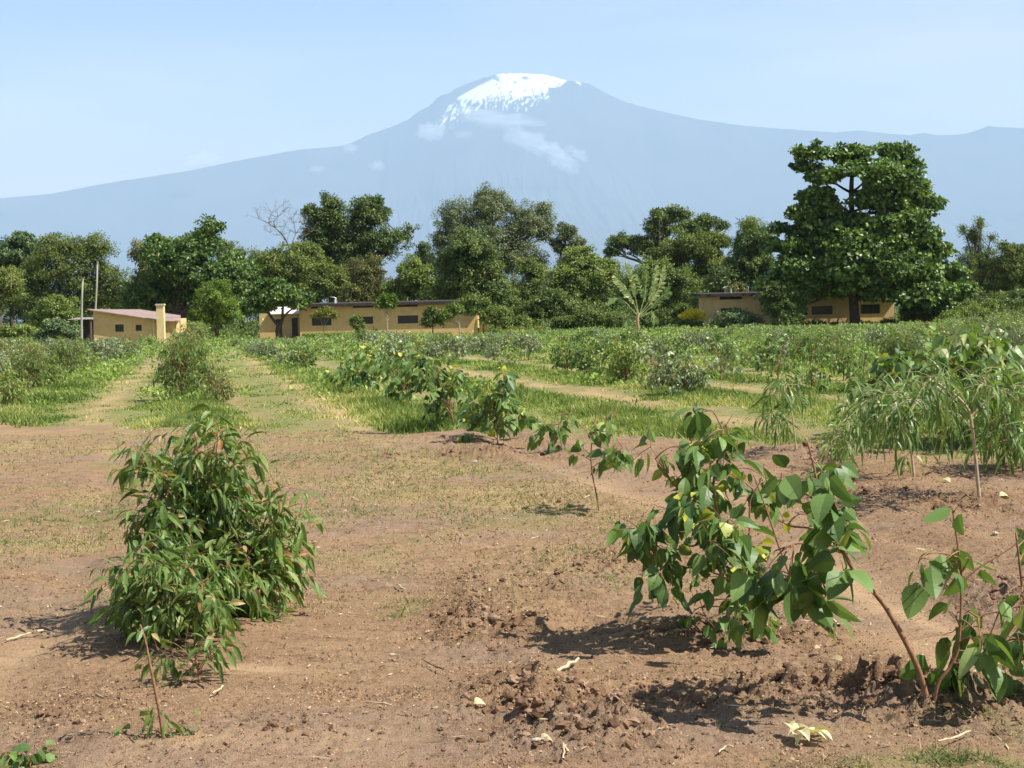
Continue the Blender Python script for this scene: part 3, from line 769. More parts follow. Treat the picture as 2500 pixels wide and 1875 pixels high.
G_T = 'trees standing behind the field'
TREES = [
 # name, label, mat, Y, lobes, nl, ls, rc, kwargs
 ('broadleaf_tree','layered teal-green tree at the far left whose flat top shoots rise over the olive dome','teal',178,[(40,640,75,60),(55,578,42,12),(20,610,50,20),(-20,690,60,80),(85,605,35,18),(-10,618,35,10)],20000,.34,.9,dict(flat=.4,base_px=30)),
 ('dome_tree','wide olive dome-shaped tree behind the two grey poles','olive',172,[(175,640,115,72),(90,700,80,80),(265,690,62,68),(200,725,110,60),(130,600,60,36),(230,610,60,40),(120,760,90,50),(310,720,28,40)],42000,.22,.85,dict(flat=.5,trunk_r=.4,base_px=160)),
 ('broadleaf_tree','low yellow-olive tree cut by the left photo edge under the teal-green tree','olive',160,[(10,690,55,50),(-40,730,60,60)],9000,.22,.7,dict(flat=.6,base_px=0,tsh=.15)),
 ('small_tree','rounded small green tree left of the nearer grey pole','mid',150,[(135,752,58,34),(110,780,50,30),(165,775,40,28)],9000,.20,.5,dict(trunk_r=.12,base_px=135)),
 ('broadleaf_tree','rust and brown tinged tree top left of the big dark-green tree','brown',178,[(345,620,36,40),(360,670,40,50),(330,720,30,60)],7000,.25,.6,dict(base_px=345,tsh=.15)),
 ('broadleaf_tree','big dark-green large-leaved tree behind the left house chimney','gloss',165,[(440,635,95,60),(390,615,55,48),(490,598,60,42),(515,555,26,16),(420,710,105,60),(540,690,85,60),(350,730,55,50),(580,660,50,45),(500,570,30,18),(610,730,60,38),(330,770,60,30)],46000,.36,.95,dict(flat=.5,trunk_r=.4,base_px=430)),
 ('broadleaf_tree','olive tree with brownish top between the big dark-green tree and the bare tree','olive',180,[(560,630,48,44),(590,690,55,60),(640,650,40,45)],12000,.26,.75,dict(base_px=590)),
 ('round_tree','round bright-green tree between the chimney house and the forked tree','bright',143,[(525,725,52,42),(490,760,35,32),(560,765,35,35),(530,770,50,35),(475,775,22,18)],14000,.19,.5,dict(flat=.7,trunk_r=.16,base_px=530)),
 ('broadleaf_tree','wide olive-green tree standing directly behind the roof vent of the middle house','olive',176,[(700,660,85,62),(780,690,75,60),(650,700,60,55),(740,620,60,36),(820,700,45,50),(700,725,110,40),(620,740,50,40)],34000,.27,.75,dict(base_px=720,flat=.6,tsh=.04)),
 ('forked_tree','large-leaved tree on a dark forked trunk before the annex door','gloss',146,[(690,722,55,26),(640,735,45,26),(735,735,30,18),(600,745,40,28),(665,700,50,18)],11000,.34,.55,dict(base_px=0)),
 ('tall_tree','tall dark tree with two lobes above the middle house','dark',188,[(800,530,58,48),(895,525,62,48),(780,580,48,50),(940,590,55,40),(850,600,80,60),(985,575,26,16),(755,515,24,18),(870,660,70,60),(800,640,60,55),(915,500,36,26),(808,498,36,24),(1000,560,14,9)],46000,.28,.85,dict(trunk_r=.45,base_px=870,flat=.62)),
 ('broadleaf_tree','reddish-brown bushy tree below the tall dark tree','brown',170,[(895,665,55,48),(930,720,65,50),(870,730,50,40)],14000,.22,.65,dict(base_px=900)),
 ('broadleaf_tree','fresh green tree right of the reddish-brown one behind the middle house','mid',168,[(1010,680,55,48),(980,725,60,40),(1060,720,50,45)],14000,.27,.7,dict(base_px=1010,tsh=.08)),
 ('small_tree','small dark far tree in the gap left of the grey-green giant','dark',215,[(1035,612,20,22),(1045,645,34,30)],4500,.28,.6,dict(base_px=1040)),
 ('giant_tree','giant grey-green tree rising highest in the middle of the tree line','grey',200,[(1190,510,75,52),(1110,540,58,58),(1280,545,62,52),(1200,590,120,70),(1325,510,26,30),(1075,590,28,40),(1190,480,40,26),(1330,560,32,50),(1250,640,110,50),(1100,640,60,50)],60000,.22,.85,dict(trunk_r=.55,base_px=1200,flat=.8,bark=BARKP)),
 ('broadleaf_tree','dark green upright tree in front of the grey-green giant','dark',163,[(1150,620,75,62),(1130,680,72,70),(1185,700,65,75),(1105,640,40,50),(1150,760,80,35),(1090,710,30,60)],32000,.27,.75,dict(base_px=1150,tsh=.1,trunk_r=.35)),
 ('thin_tree','thin-crowned grey-green tree right of the giant with sky showing through','grey',198,[(1385,565,30,24),(1405,600,24,24),(1365,600,26,26),(1390,640,34,28)],6500,.26,.6,dict(base_px=1385,dens=.7)),
 ('broadleaf_tree','tan-topped olive tree to the right below the giant','olive',178,[(1300,665,45,38),(1290,720,60,45),(1260,760,60,30)],13000,.25,.65,dict(base_px=1300,tsh=.08)),
 ('broadleaf_tree','yellow-green bushy tree left behind the banana plant','mid',175,[(1420,640,58,42),(1380,690,60,50),(1460,690,60,45),(1400,745,80,45),(1490,660,38,36)],26000,.27,.65,dict(base_px=1420,tsh=.10)),
 ('broadleaf_tree','dark green bush-like tree between the giant and the banana plant, near the ground','dark',165,[(1240,755,60,35),(1340,745,60,42),(1300,770,70,28),(1430,765,60,34)],18000,.26,.6,dict(base_px=1340,tsh=.1)),
 ('flat_crowned_tree','far flat-crowned dark tree with open umbrella top against the mountain','dark',225,[(1640,528,70,22),(1730,540,50,16),(1600,560,40,26),(1520,590,42,26),(1690,560,70,26),(1765,552,22,10),(1490,615,24,14),(1580,600,60,30),(1605,518,18,16)],26000,.28,.7,dict(base_px=1620,trunk_r=.5,flat=.55,dens=.85,tsh=.1)),
 ('broadleaf_tree','olive tree with orange flecks right of the banana plant','olive',182,[(1700,600,70,42),(1640,630,60,50),(1730,660,70,60),(1760,590,36,24)],28000,.26,.75,dict(base_px=1700,tsh=.02)),
 ('broadleaf_tree','mid green tree directly behind the banana plant','mid',170,[(1600,680,58,60),(1655,700,55,60),(1550,700,45,50),(1620,750,90,38)],26000,.24,.7,dict(base_px=1620)),
 ('broadleaf_tree','dark tree hanging over the left end of the right house roof','dark',168,[(1830,640,60,48),(1780,690,60,40),(1850,590,40,36),(1880,680,60,40),(1745,740,40,40)],22000,.27,.7,dict(base_px=1830)),
 ('bamboo_clump','feathery upright light-green clump left of the largest tree','mid',178,[(1830,570,26,44),(1855,575,22,36),(1805,600,20,34),(1845,620,45,30)],7000,.34,.4,dict(base_px=1835,asp=.22,flat=1.5,updir=-.1,tsh=.1)),
 ('broadleaf_tree','brown-green low tree peeking over the right house roof','brown',166,[(1880,700,50,26),(1800,715,40,22),(1930,690,40,30)],8000,.24,.5,dict(base_px=1860,tsh=.1)),
 ('feathery_tree','feathery olive tree with thin grey tips at the right edge','olive',185,[(2390,640,62,50),(2360,690,50,60),(2440,700,50,45),(2375,575,24,26),(2392,545,12,22),(2350,560,12,16),(2420,580,14,10)],22000,.22,.6,dict(base_px=2390,asp=.3)),
 ('feathery_tree','rounded olive tree cut by the right photo edge','olive',183,[(2480,620,40,32),(2500,670,60,60),(2460,660,40,50),(2452,600,14,20),(2540,640,50,60)],18000,.24,.65,dict(base_px=2480,tsh=.04)),
 ('broadleaf_tree','shady dark tree low behind the right-edge hedge','dark',172,[(2440,745,60,40),(2500,740,50,45),(2360,740,50,50)],13000,.25,.6,dict(base_px=2440,tsh=.12)),
]
def build_trees():
    for nm, lab, mat, Y, lob, nl, ls, rc, kw in TREES:
        if nm == 'forked_tree': continue
        kw = dict(kw); cat = 'bamboo' if nm == 'bamboo_clump' else 'tree'
        tree(nm, lab, mat, Y, lob, nl, ls, rc, group=G_T, cat=cat, **kw)
    # a darker belt of trees behind closes the gaps
    for k, (px, py, rx, ry) in enumerate([(60,740,90,60),(260,760,90,50),(480,740,90,60),(680,740,90,60),(880,740,90,60),(1090,740,80,70),(1280,730,90,60),(1470,735,90,55),(1680,720,100,60),(1880,700,90,60),(2060,690,90,70),(2250,700,90,60),(2440,700,90,60)]):
        where = ['left end of the tree line','two grey poles','big dark-green tree','bare grey tree','tall two-lobed tree','dark green upright tree','tan-topped olive tree','yellow-green bushy tree','tree with orange flecks',
                 'dark tree over the right roof','trunk of the largest tree','right flank of the largest tree','feathery tree at the right edge'][k]
        tree('shade_tree', 'deep green tree filling the gap behind the '+where, 'dark', 232+k % 3*4, [(px, py, rx, ry), (px+40, py+20, rx*.7, ry*.8)], 9000, .36, 1.0, base_px=px, group='shady trees closing the gaps of the tree line')
build_trees()

def build_forked():
    nm, lab, mat, Y, lob, nl, ls, rc, kw = [t for t in TREES if t[0] == 'forked_tree'][0]
    s = mpp(Y); L = []
    for px, py, rx, ry in lob:
        c = pt(px, py, Y+R.uniform(-.6, .6)); L.append((c.x, c.y, c.z, rx*s, rx*s*.8, ry*s))
    b = pt(680, 820, Y); root = empty(nm, (b.x, Y, 0), lab, 'tree', G_T)
    V, Fq, tn, C = crown(L, nl, ls, rc, flat=.6)
    mesh_np('crown', V-np.array([b.x, Y, 0]), [Fq], LM[mat], root, attrs={'tint': ('FACE', tn)})
    mb = MB()
    def pl(pts, r0, r1): mb.tube([tuple(pt(x, y, Y)) for x, y in pts], np.linspace(r0, r1, len(pts)), 8)
    pl([(680,826),(678,806),(682,790)], .26, .22)
    pl([(680,795),(668,782),(658,768),(652,752),(645,735)], .17, .08)
    pl([(684,795),(690,778),(690,760),(692,735)], .18, .09)
    pl([(690,777),(702,763),(716,752),(722,740)], .11, .05)
    pl([(658,768),(640,755),(630,742)], .07, .03)
    mb.build('trunk', BARK, root, smooth=True)
build_forked()

# the largest tree: layered horizontal boughs around a dark stem
def build_big():
    Y = 146.0; s = mpp(Y)
    T = [(1985,372,78,14),(2080,375,80,26),(2185,372,60,22),(2110,415,110,26),(2225,398,30,14),(1965,405,50,12),(2010,430,70,20),(2180,440,90,26),(2000,480,80,24),(2250,452,28,16),
         (2150,490,100,28),(1960,520,60,20),(2050,545,120,24),(2200,540,95,26),(2285,500,20,12),(2250,575,70,22),(1990,560,110,20),(1940,600,60,20),(2120,600,150,34),(2270,610,80,28),(1900,555,32,9),(1885,600,40,14),
         (2060,650,150,34),(2200,660,130,40),(2320,665,50,28),(1950,650,80,36),(2100,700,150,24),(2250,715,120,32),(2350,712,40,20),(1960,700,90,26),(2290,745,70,34),(2000,712,50,16),(2150,722,80,12),(1910,735,60,32),(1900,690,60,36),(1925,775,34,32),(2060,610,110,60),(2160,570,110,60),(2190,660,130,60),(2030,670,110,50),(2130,430,100,44),(2000,520,70,50),(2230,500,60,60),(2000,620,110,50),(2100,640,140,70)]
    lob = []
    for px, py, rx, ry in T:
        dy = R.uniform(-1, .25)*min(rx*s*.9, 3.4); c = pt(px, py, Y+dy)
        lob.append((c.x, c.y, c.z, rx*s, max(rx*s*.6, 1.2), ry*s))
    b = pt(2085, 800, Y); base = np.array([b.x, Y, 0.0])
    root = empty('largest_tree', tuple(base), 'tallest and broadest dark-green tree with tiered boughs before the right house', 'tree')
    V, Fq, tn, C = crown(lob, 125000, .36, .72, flat=.36, hollow=.3, asp=.85, updir=.7, dens=.95)
    # leave the window of sky around the stem under the top tier open
    cen = V.reshape(-1, 4, 3).mean(1); px, py = proj(cen[:, 0], cen[:, 1], cen[:, 2])
    low = (py > np.interp(px, [1930, 1990, 2030, 2070, 2100, 2150, 2185, 2200], [800, 745, 728, 738, 748, 728, 742, 800])+6*np.sin(px*.7)) & (px > 1930) & (px < 2195)
    hole = (((px-2080)/30)**2+((py-450)/24)**2 < 1) | (((px-2058)/22)**2+((py-473)/14)**2 < 1)
    k = ~(hole | low); Fq = Fq[k]; tn = tn[k]
    # bottom edge: clear view to the windows
    mesh_np('crown', V-base, [Fq], LM['gloss'], root, attrs={'tint': ('FACE', tn)})
    mb = MB()
    st = [tuple(pt(x, y, Y)) for x, y in [(2085,826),(2088,790),(2084,740),(2080,680),(2078,600),(2080,520),(2078,470),(2080,430),(2092,400),(2100,370)]]
    mb.tube(st, [.62,.50,.42,.36,.30,.25,.22,.19,.12,.05], 10)
    for l in lob:
        a = min(st, key=lambda q: abs(q[2]-(l[2]-1.0)) + (5 if q[2] < 2.5 else 0))
        P = limb(mb, a, (l[0], l[1], l[2]), .14, .04, sag=-.05)
        for j in range(4):
            q = C[np.argsort(((C-np.array(l[:3]))**2).sum(1))[R.randrange(1, 12)]]
            limb(mb, P[R.randrange(2, 6)], q, .05, .015, sag=.03, n=4, k=4)
    mb.build('trunk', BARK, root, smooth=True)
build_big()

def build_bare():
    Y = 185.0; b = pt(722, 790, Y); root = empty('bare_tree', (b.x, Y, 0), 'leafless grey tree with thin branches left of the tall dark tree', 'tree')
    mb = MB(); rr = random.Random(5)
    def P_(l): return [tuple(pt(x, y, Y+rr.uniform(-.4, .4))) for x, y in l]
    B = [([(722,830),(718,700),(712,620),(700,590),(688,572),(672,556),(655,545),(632,534)], .26, .045), ([(672,556),(668,540),(678,530),(690,518)], .10, .02), ([(712,610),(716,585),(722,570),(718,545),(712,535)], .12, .025),
         ([(712,612),(728,590),(745,575),(760,566)], .09, .025), ([(655,545),(660,530),(664,520)], .06, .015), ([(690,572),(676,575),(660,568)], .05, .012), ([(690,518),(698,514)], .03, .01), ([(722,570),(732,556),(736,548)], .05, .014)]
    for l, a, c in B: mb.tube(P_(l), np.geomspace(a*.8, c*.7, len(l)), 6)
    tips = []
    for l, a, c in B:
        for x, y in l[2:]:
            if y > 600: continue
            for _ in range(6):
                an = rr.uniform(-2.9, -.2); L1 = rr.uniform(10, 28)
                x1, y1 = x+math.cos(an)*L1, y+math.sin(an)*L1
                mb.tube(P_([(x, y), ((x+x1)/2+rr.uniform(-2, 2), (y+y1)/2), (x1, y1)]), [.024, .016, .008], 4)
                for _ in range(3):
                    a2 = an+rr.uniform(-1, 1); L2 = rr.uniform(5, 14)
                    mb.tube(P_([(x1, y1), (x1+math.cos(a2)*L2, y1+math.sin(a2)*L2)]), [.014, .007], 3)
    mb.build('branches', simple_mat('bark_grey', (.15,.12,.10), .9, (.24,.20,.18), 4), root)
build_bare()

# ------------------------------------------------------------------ smaller plants round the houses
def small(name, label, mat, Y, lob, nl, ls, rc, cat='shrub', **kw):
    return tree(name, label, mat, Y, lob, nl, ls, rc, cat=cat, **kw)
SM = [
 ('yellow_shrub','bright yellow shrub at the left corner of the right house','yellow',149,[(1690,768,32,14),(1672,774,20,10),(1712,772,18,12)],4200,.12,.28,'shrub',dict(trunk_r=.05)),
 ('dark_shrub','dark green shrub spreading below the yellow shrub','dark',148,[(1690,795,38,16),(1655,790,25,14)],3500,.14,.3,'shrub',dict(trunk_r=.05)),
 ('dark_shrub','dark bush covering the left window of the right house','teal',145,[(1790,782,58,30),(1760,795,40,26),(1830,790,36,26)],9500,.17,.38,'shrub',dict(trunk_r=.08)),
 ('small_tree','dense dark small tree before the wall left of the largest tree','dark',143,[(1920,755,48,42),(1895,720,40,36),(1930,790,50,24),(1945,735,40,28)],13000,.20,.42,'tree',dict(trunk_r=.12)),
 ('dark_shrub','low dark hedge plants under the window behind the big trunk','dark',147,[(1990,795,34,16),(2040,800,40,12),(2120,797,44,14),(2170,792,34,16)],6500,.16,.3,'shrub',dict(trunk_r=.05)),
 ('dark_shrub','tall dark shrub hiding the right end of the right house','dark',146,[(2230,775,42,40),(2275,760,50,45),(2220,735,36,26)],12000,.2,.42,'shrub',dict(trunk_r=.1,tsh=.1)),
 ('green_shrub','dome-shaped creeper-covered shrub at the right under the feathery tree','mid',138,[(2370,770,62,26),(2320,785,50,24),(2430,785,50,20)],11000,.15,.36,'shrub',dict(trunk_r=.08,tsh=.1)),
 ('climbing_shrub','narrow light-green creeper mound right of the largest tree','mid',140,[(2415,745,20,16),(2360,748,24,12)],2800,.15,.3,'shrub',dict(trunk_r=.06,tsh=.15)),
 ('papaya_tree','small round-topped tree on a thin pale stem at the middle of the middle house','bright',144,[(945,735,24,14),(930,742,14,8),(958,742,12,9)],2400,.26,.3,'tree',dict(base_px=946,trunk_r=.055,bark=BARKP,tsh=-.15)),
 ('umbrella_tree','small umbrella-shaped tree on a pale stem near the right end of the middle house','mid',143,[(1110,755,28,14),(1090,768,24,14),(1075,778,16,12)],3600,.22,.3,'tree',dict(base_px=1122,trunk_r=.06,bark=BARKP)),
 ('sparse_tree','sparse yellow-green little tree before the left window of the middle house','lime',144,[(795,760,26,13),(775,768,22,9),(815,770,12,12)],1700,.17,.26,'tree',dict(base_px=790,trunk_r=.04,bark=BARKP,dens=.6)),
 ('small_shrub','small green shrub touching the middle window of the middle house','mid',143,[(868,786,18,18),(880,800,14,14)],1700,.17,.26,'shrub',dict(trunk_r=.05)),
 ('dark_tree','slim dark little tree before the wall right of the last window','dark',143,[(1050,770,14,24),(1045,785,18,14)],2200,.2,.26,'tree',dict(trunk_r=.06,base_px=1057)),
 ('green_shrub','broad shrub mass under the dark green upright tree beside the sun-painted wall end','mid',147,[(1210,770,50,28),(1160,745,45,30),(1260,790,45,22)],9500,.19,.38,'shrub',dict(trunk_r=.08)),
 ('pink_flower_bush','low bush carrying one pink blossom right of the sun-painted wall end','mid',141,[(1212,812,22,10),(1240,815,22,8)],1700,.12,.2,'shrub',dict(trunk_r=.03)),
 ('green_shrub','yellow-green clipped strip of hedge between the pink blossom and banana plant','lime',140,[(1265,806,36,5),(1320,803,36,5)],2600,.12,.18,'hedge',dict(trunk_r=.03)),
 ('green_shrub','round green shrub in front of the left house porch','mid',133,[(478,812,34,27),(470,835,30,20)],5600,.14,.28,'shrub',dict(trunk_r=.06,tsh=.12)),
 ('green_shrub','leafy grey-green bush at the foot of the nearer grey pole','teal',130,[(140,800,34,22),(170,815,30,18),(110,820,30,16)],5200,.2,.34,'shrub',dict(trunk_r=.06,tsh=.15)),
 ('green_shrub','low yellowish hedge plants by the left photo edge beneath the trees','mid',138,[(60,810,50,14),(10,815,40,14)],4500,.18,.3,'shrub',dict(trunk_r=.05,tsh=.15)),
 ('green_shrub','dark bush filling the foot of the tree line left of the banana plant','dark',150,[(1440,780,60,24),(1380,790,50,18),(1500,785,40,22)],8500,.2,.38,'shrub',dict(trunk_r=.08,tsh=.1)),
 ('green_shrub','dark bush at the foot of the tree line right of the banana plant','dark',152,[(1620,780,50,26),(1665,760,20,20),(1580,785,30,20)],6500,.2,.38,'shrub',dict(trunk_r=.08,tsh=.06)),
]
def build_small():
    for nm, lab, mat, Y, lob, nl, ls, rc, cat, kw in SM:
        r = small(nm, lab, mat, Y, lob, nl, ls, rc, cat=cat, **kw)
        if nm == 'pink_flower_bush':
            mb = MB(); c = pt(1213, 799, Y-.5)
            for a in range(7):
                an = a*.9; d = Vector((math.cos(an), math.sin(an)*.5, .6)).normalized()*.14
                s_ = Vector((-math.sin(an), math.cos(an), 0))*.07
                mb.add([c, c+d*.6-s_, c+d, c+d*.6+s_], [(0, 1, 2, 3)])
            mb.build('blossom', simple_mat('petal_pink', (.75,.25,.42), .6), r)
build_small()

# clipped hedge before the middle house
def build_hedge(name, label, x0, x1, pyt, Y, mat, h, nl):
    a = pt(x0, 800, Y); b = pt(x1, 800, Y); n = nl
    P = np.stack([a.x+(b.x-a.x)*G.random(n), Y+G.normal(0, .28, n), h*G.random(n)**.6], 1)
    P[:, 2] *= 1+.10*fbm(P[:, 0]*1.2, P[:, 0]*0, 3)
    V, Fq = diamonds(P, sph(n), unit(G.normal(0, .6, (n, 3))+np.array([0, -.3, .8])), .13*(.7+.6*G.random(n)), np.full(n, .035))
    root = empty(name, ((a.x+b.x)/2, Y, 0), label, 'hedge')
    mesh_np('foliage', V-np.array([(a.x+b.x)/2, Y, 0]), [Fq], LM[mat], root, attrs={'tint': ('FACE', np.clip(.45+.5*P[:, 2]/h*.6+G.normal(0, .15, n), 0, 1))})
build_hedge('clipped_hedge', 'low clipped bright-green hedge along the foot of the middle house', 738, 905, 806, 146.5, 'bright', .62, 9000)

# banana plant with torn upright leaves
def build_banana():
    Y = 144.0; b = pt(1560, 800, Y); root = empty('banana_plant', (b.x, Y, 0), 'banana plant with tall torn pale leaves before the tree line', 'plant')
    mb = MB(); c0 = pt(1561, 822, Y); c1 = pt(1556, 782, Y); c2 = pt(1560, 765, Y)
    mb.tube([c0, c1, c2], [.16, .13, .09], 9)
    mb.build('stem', simple_mat('banana_stem', (.30,.17,.09), .7, (.36,.30,.14), 4), root, smooth=True)
    mleaf = leaf_mat('banana_leaf', [(0, (.09,.16,.04)), (.4, (.19,.28,.08)), (.7, (.38,.44,.17)), (1, (.62,.62,.34))], .35, .5, .35)
    L = [([(1560,770),(1545,735),(1520,700),(1495,672)],.9,.2),([(1560,770),(1552,730),(1545,690),(1535,655),(1527,638)],1,.1),([(1562,768),(1585,735),(1597,690),(1605,645)],.9,.1),([(1562,770),(1590,740),(1615,690),(1622,645)],.8,.1),
         ([(1558,772),(1530,740),(1510,728),(1490,730),(1482,745)],.5,.3),([(1563,772),(1600,742),(1625,715),(1635,690)],.6,.3),([(1562,768),(1575,720),(1578,680),(1574,650)],.5,.1),([(1560,770),(1573,730),(1560,690),(1550,668)],.5,.1),
         ([(1556,775),(1540,772),(1530,785),(1525,795)],.4,.4),([(1562,775),(1590,760),(1598,775),(1600,790)],.6,.4),([(1563,772),(1592,748),(1612,725),(1640,712)],.4,.2)]
    rr = np.random.default_rng(3)
    for pts, tone, w in L:
        P = np.array([tuple(pt(x, y, Y+rr.uniform(-.5, .5)*i/len(pts))) for i, (x, y) in enumerate(pts)])
        t = np.linspace(0, 1, len(P)); tt = np.linspace(0, 1, 30); Q = np.stack([np.interp(tt, t, P[:, k]) for k in range(3)], 1)
        Q = (Q + np.vstack([Q[:1], Q[:-1]]) + np.vstack([Q[1:], Q[-1:]]))/3
        m2 = MB(); m2.tube(Q, np.linspace(.035, .01, 30), 5)
        T = unit(np.gradient(Q, axis=0)); S = unit(np.cross(T, np.array([rr.normal(0, .4), 1, rr.normal(0, .3)])))
        Vs = []; Fs = []; n = 0; tn = []
        for i in range(8, 29):
            for sd in (-1, 1):
                wd = (.24+.12*rr.random())*np.sin(np.pi*min(1, (i-6)/23.0))**.6*1.0
                if rr.random() < .12: continue
                d = S[i]*sd*wd + T[i]*wd*1.1 + np.array([0, rr.normal(0, .06), -wd*rr.uniform(.2, .9)])
                a, b2 = Q[i], Q[i+1]-(Q[i+1]-Q[i])*.12
                Vs += [a, b2, b2+d*rr.uniform(.85, 1.1), a+d]; Fs.append([n, n+1, n+2, n+3]); n += 4; tn.append(tone*rr.uniform(.55, 1.05))
        nb = len(np.concatenate(m2.V)); f4 = np.concatenate(m2.F4)
        V = np.vstack([np.concatenate(m2.V), np.array(Vs)]) - np.array(root.location)
        Fq = np.vstack([f4, np.array(Fs)+nb]); tn = np.concatenate([np.full(len(f4), .9), np.clip(tn, 0, 1)])
        mesh_np('leaf', V, [Fq], mleaf, root, attrs={'tint': ('FACE', tn)})
build_banana()
# ------------------------------------------------------------------ houses
OCH = simple_mat('wall_ochre', (.68,.48,.225), .9, (.56,.39,.18), 1.4, .1, .15)
OCHL = simple_mat('wall_ochre_light', (.76,.60,.30), .9, (.66,.50,.25), 2.0, .1, .1)
ROOFD = simple_mat('roof_dark', (.045,.038,.034), .9, (.075,.062,.055), 3.0, .1)
WIND = simple_mat('window_dark', (.022,.024,.026), .35, (.04,.042,.045), 6, .4)
FRAME = simple_mat('window_frame', (.10,.075,.05), .7)
WHITE = simple_mat('white_metal', (.75,.75,.72), .4, (.6,.6,.57), 6)
def corr(name, c1, c2):
    m, t, out = new_mat(name)
    tcn = N(t, 'ShaderNodeTexCoord'); w = N(t, 'ShaderNodeTexWave'); w.bands_direction = 'X'; w.inputs['Scale'].default_value = 4.2
    t.links.new(tcn.outputs['Object'], w.inputs['Vector'])
    nf = noise(t, 1.3, 5, .65, tcn.outputs['Object'])
    p = N(t, 'ShaderNodeBsdfPrincipled'); p.inputs['Roughness'].default_value = .6; p.inputs['Specular IOR Level'].default_value = .3
    t.links.new(mixc(t, mrange(t, nf, .38, .62), c1, c2), p.inputs['Base Color'])
    b = N(t, 'ShaderNodeBump'); b.inputs['Strength'].default_value = .7; b.inputs['Distance'].default_value = .03
    t.links.new(w.outputs['Fac'], b.inputs['Height']); t.links.new(b.outputs[0], p.inputs['Normal'])
    t.links.new(p.outputs[0], out.inputs['Surface']); return m
PINK = corr('roof_sheet_rust', (.36,.25,.21), (.24,.165,.14))
PALER = corr('roof_sheet_pale', (.78,.72,.67), (.62,.56,.52))

def wall_with_openings(mb, x0, x1, z0, z1, y, th, ops):
    """front wall slab split round rectangular openings"""
    xs = sorted({x0, x1, *[o[0] for o in ops], *[o[1] for o in ops]})
    zs_all = sorted({z0, z1, *[o[2] for o in ops], *[o[3] for o in ops]})
    for i in range(len(xs)-1):
        cx = (xs[i]+xs[i+1])/2; spans = [(o[2], o[3]) for o in ops if o[0] < cx < o[1]]
        z = z0
        for a, b in sorted(spans):
            if a > z: mb.box(xs[i], xs[i+1], y, y+th, z, a)
            z = max(z, b)
        if z < z1: mb.box(xs[i], xs[i+1], y, y+th, z, z1)
def part_window(root, x0, x1, z0, z1, y, bars=3, name='window'):
    mb = MB(); fr = .05
    for a in ((x0, x1, z0, z0+fr), (x0, x1, z1-fr, z1)): mb.box(a[0], a[1], y+.06, y+.13, a[2], a[3])
    for x in (x0, x1-fr): mb.box(x, x+fr, y+.062, y+.128, z0+fr, z1-fr)
    for k in range(1, bars):
        xx = x0+(x1-x0)*k/bars; mb.box(xx-.015, xx+.015, y+.07, y+.12, z0+fr, z1-fr)
    f = mb.build(name, FRAME, root)
    g = MB(); g.box(x0+.01, x1-.01, y+.15, y+.17, z0+.01, z1-.01)
    V = np.concatenate(g.V)-np.array(root.location)
    o = mesh_np('pane', V, [np.concatenate(g.F4)], WIND, f)
def long_house(name, label, px0, px1, pyt, Y, wins, vents, deep=7.0, vent_px=None, over=.7, z_shift=0.0):
    a = pt(px0, 770, Y); b = pt(px1, 770, Y); x0, x1 = a.x, b.x
    zt = pt((px0+px1)/2, pyt, Y).z
    root = empty(name, ((x0+x1)/2, Y+deep/2, 0), label, 'house')
    ops = []
    for (wx0, wx1, wy0, wy1) in wins:
        ops.append((pt(wx0, 780, Y).x, pt(wx1, 780, Y).x, pt((wx0+wx1)/2, wy1, Y).z, pt((wx0+wx1)/2, wy0, Y).z))
    vo = []
    for (wx0, wx1, wy0, wy1) in vents:
        vo.append((pt(wx0, 780, Y).x, pt(wx1, 780, Y).x, pt((wx0+wx1)/2, wy1, Y).z, pt((wx0+wx1)/2, wy0, Y).z))
    mb = MB()
    wall_with_openings(mb, x0, x1, -.2, zt, Y, .22, ops+vo)
    mb.box(x0, x0+.22, Y+.22, Y+deep, -.2, zt); mb.box(x1-.22, x1, Y+.22, Y+deep, -.2, zt)
    mb.box(x0+.22, x1-.22, Y+deep-.22, Y+deep-.002, -.2, zt)
    mb.build('wall', OCH, root)
    for o in ops:
        part_window(root, *o, Y)
        s = MB(); s.box(o[0]-.05, o[1]+.05, Y-.05, Y+.04, o[2]-.07, o[2]-.003); s.build('sill', OCHL, root)
    for o in vo:
        v = MB(); n = 9
        for k in range(n):
            xx = o[0]+(o[1]-o[0])*(k+.5)/n; v.box(xx-.06, xx+.06, Y+.08, Y+.16, o[2], o[3])
        v.box(o[0], o[1], Y+.17, Y+.19, o[2], o[3])
        v.build('vent', simple_mat('vent_dark', (.07,.05,.035), .9), root)
    r = MB(); r.hexa([(x0-over, Y-over*.75, zt+.02), (x1+over, Y-over*.75, zt+.02), (x1+over, Y+deep+.5, zt+.25), (x0-over, Y+deep+.5, zt+.25),
                      (x0-over, Y-over*.75, zt+.30), (x1+over, Y-over*.75, zt+.30), (x1+over, Y+deep+.5, zt+.50), (x0-over, Y+deep+.5, zt+.50)])
    roof = r.build('roof', ROOFD, root)
    if vent_px:
        vx, vw = vent_px; c = pt(vx, 720, Y+1.0); w = vw*mpp(Y); z0 = zt+.36
        v = MB(); t = np.linspace(0, np.pi, 9)
        P = np.array([(c.x-w/2*np.cos(q), Y+.5, z0+.42+.16*np.sin(q)) for q in t]); Q = P+np.array([0, .9, .03])
        v.add(np.vstack([P, Q]), [(i, i+1, i+10, i+9) for i in range(8)])
        v.box(c.x+w/2-.12, c.x+w/2-.02, Y+.6, Y+1.3, z0-.02, z0+.43); v.box(c.x-w/3, c.x-w/3+.08, Y+.9, Y+1.0, z0-.02, z0+.48)
        rv = v.build('roof_vent', WHITE, None); V = rv
        rv.parent = roof; rv.location = -Vector(root.location)
    return root, x0, x1, zt
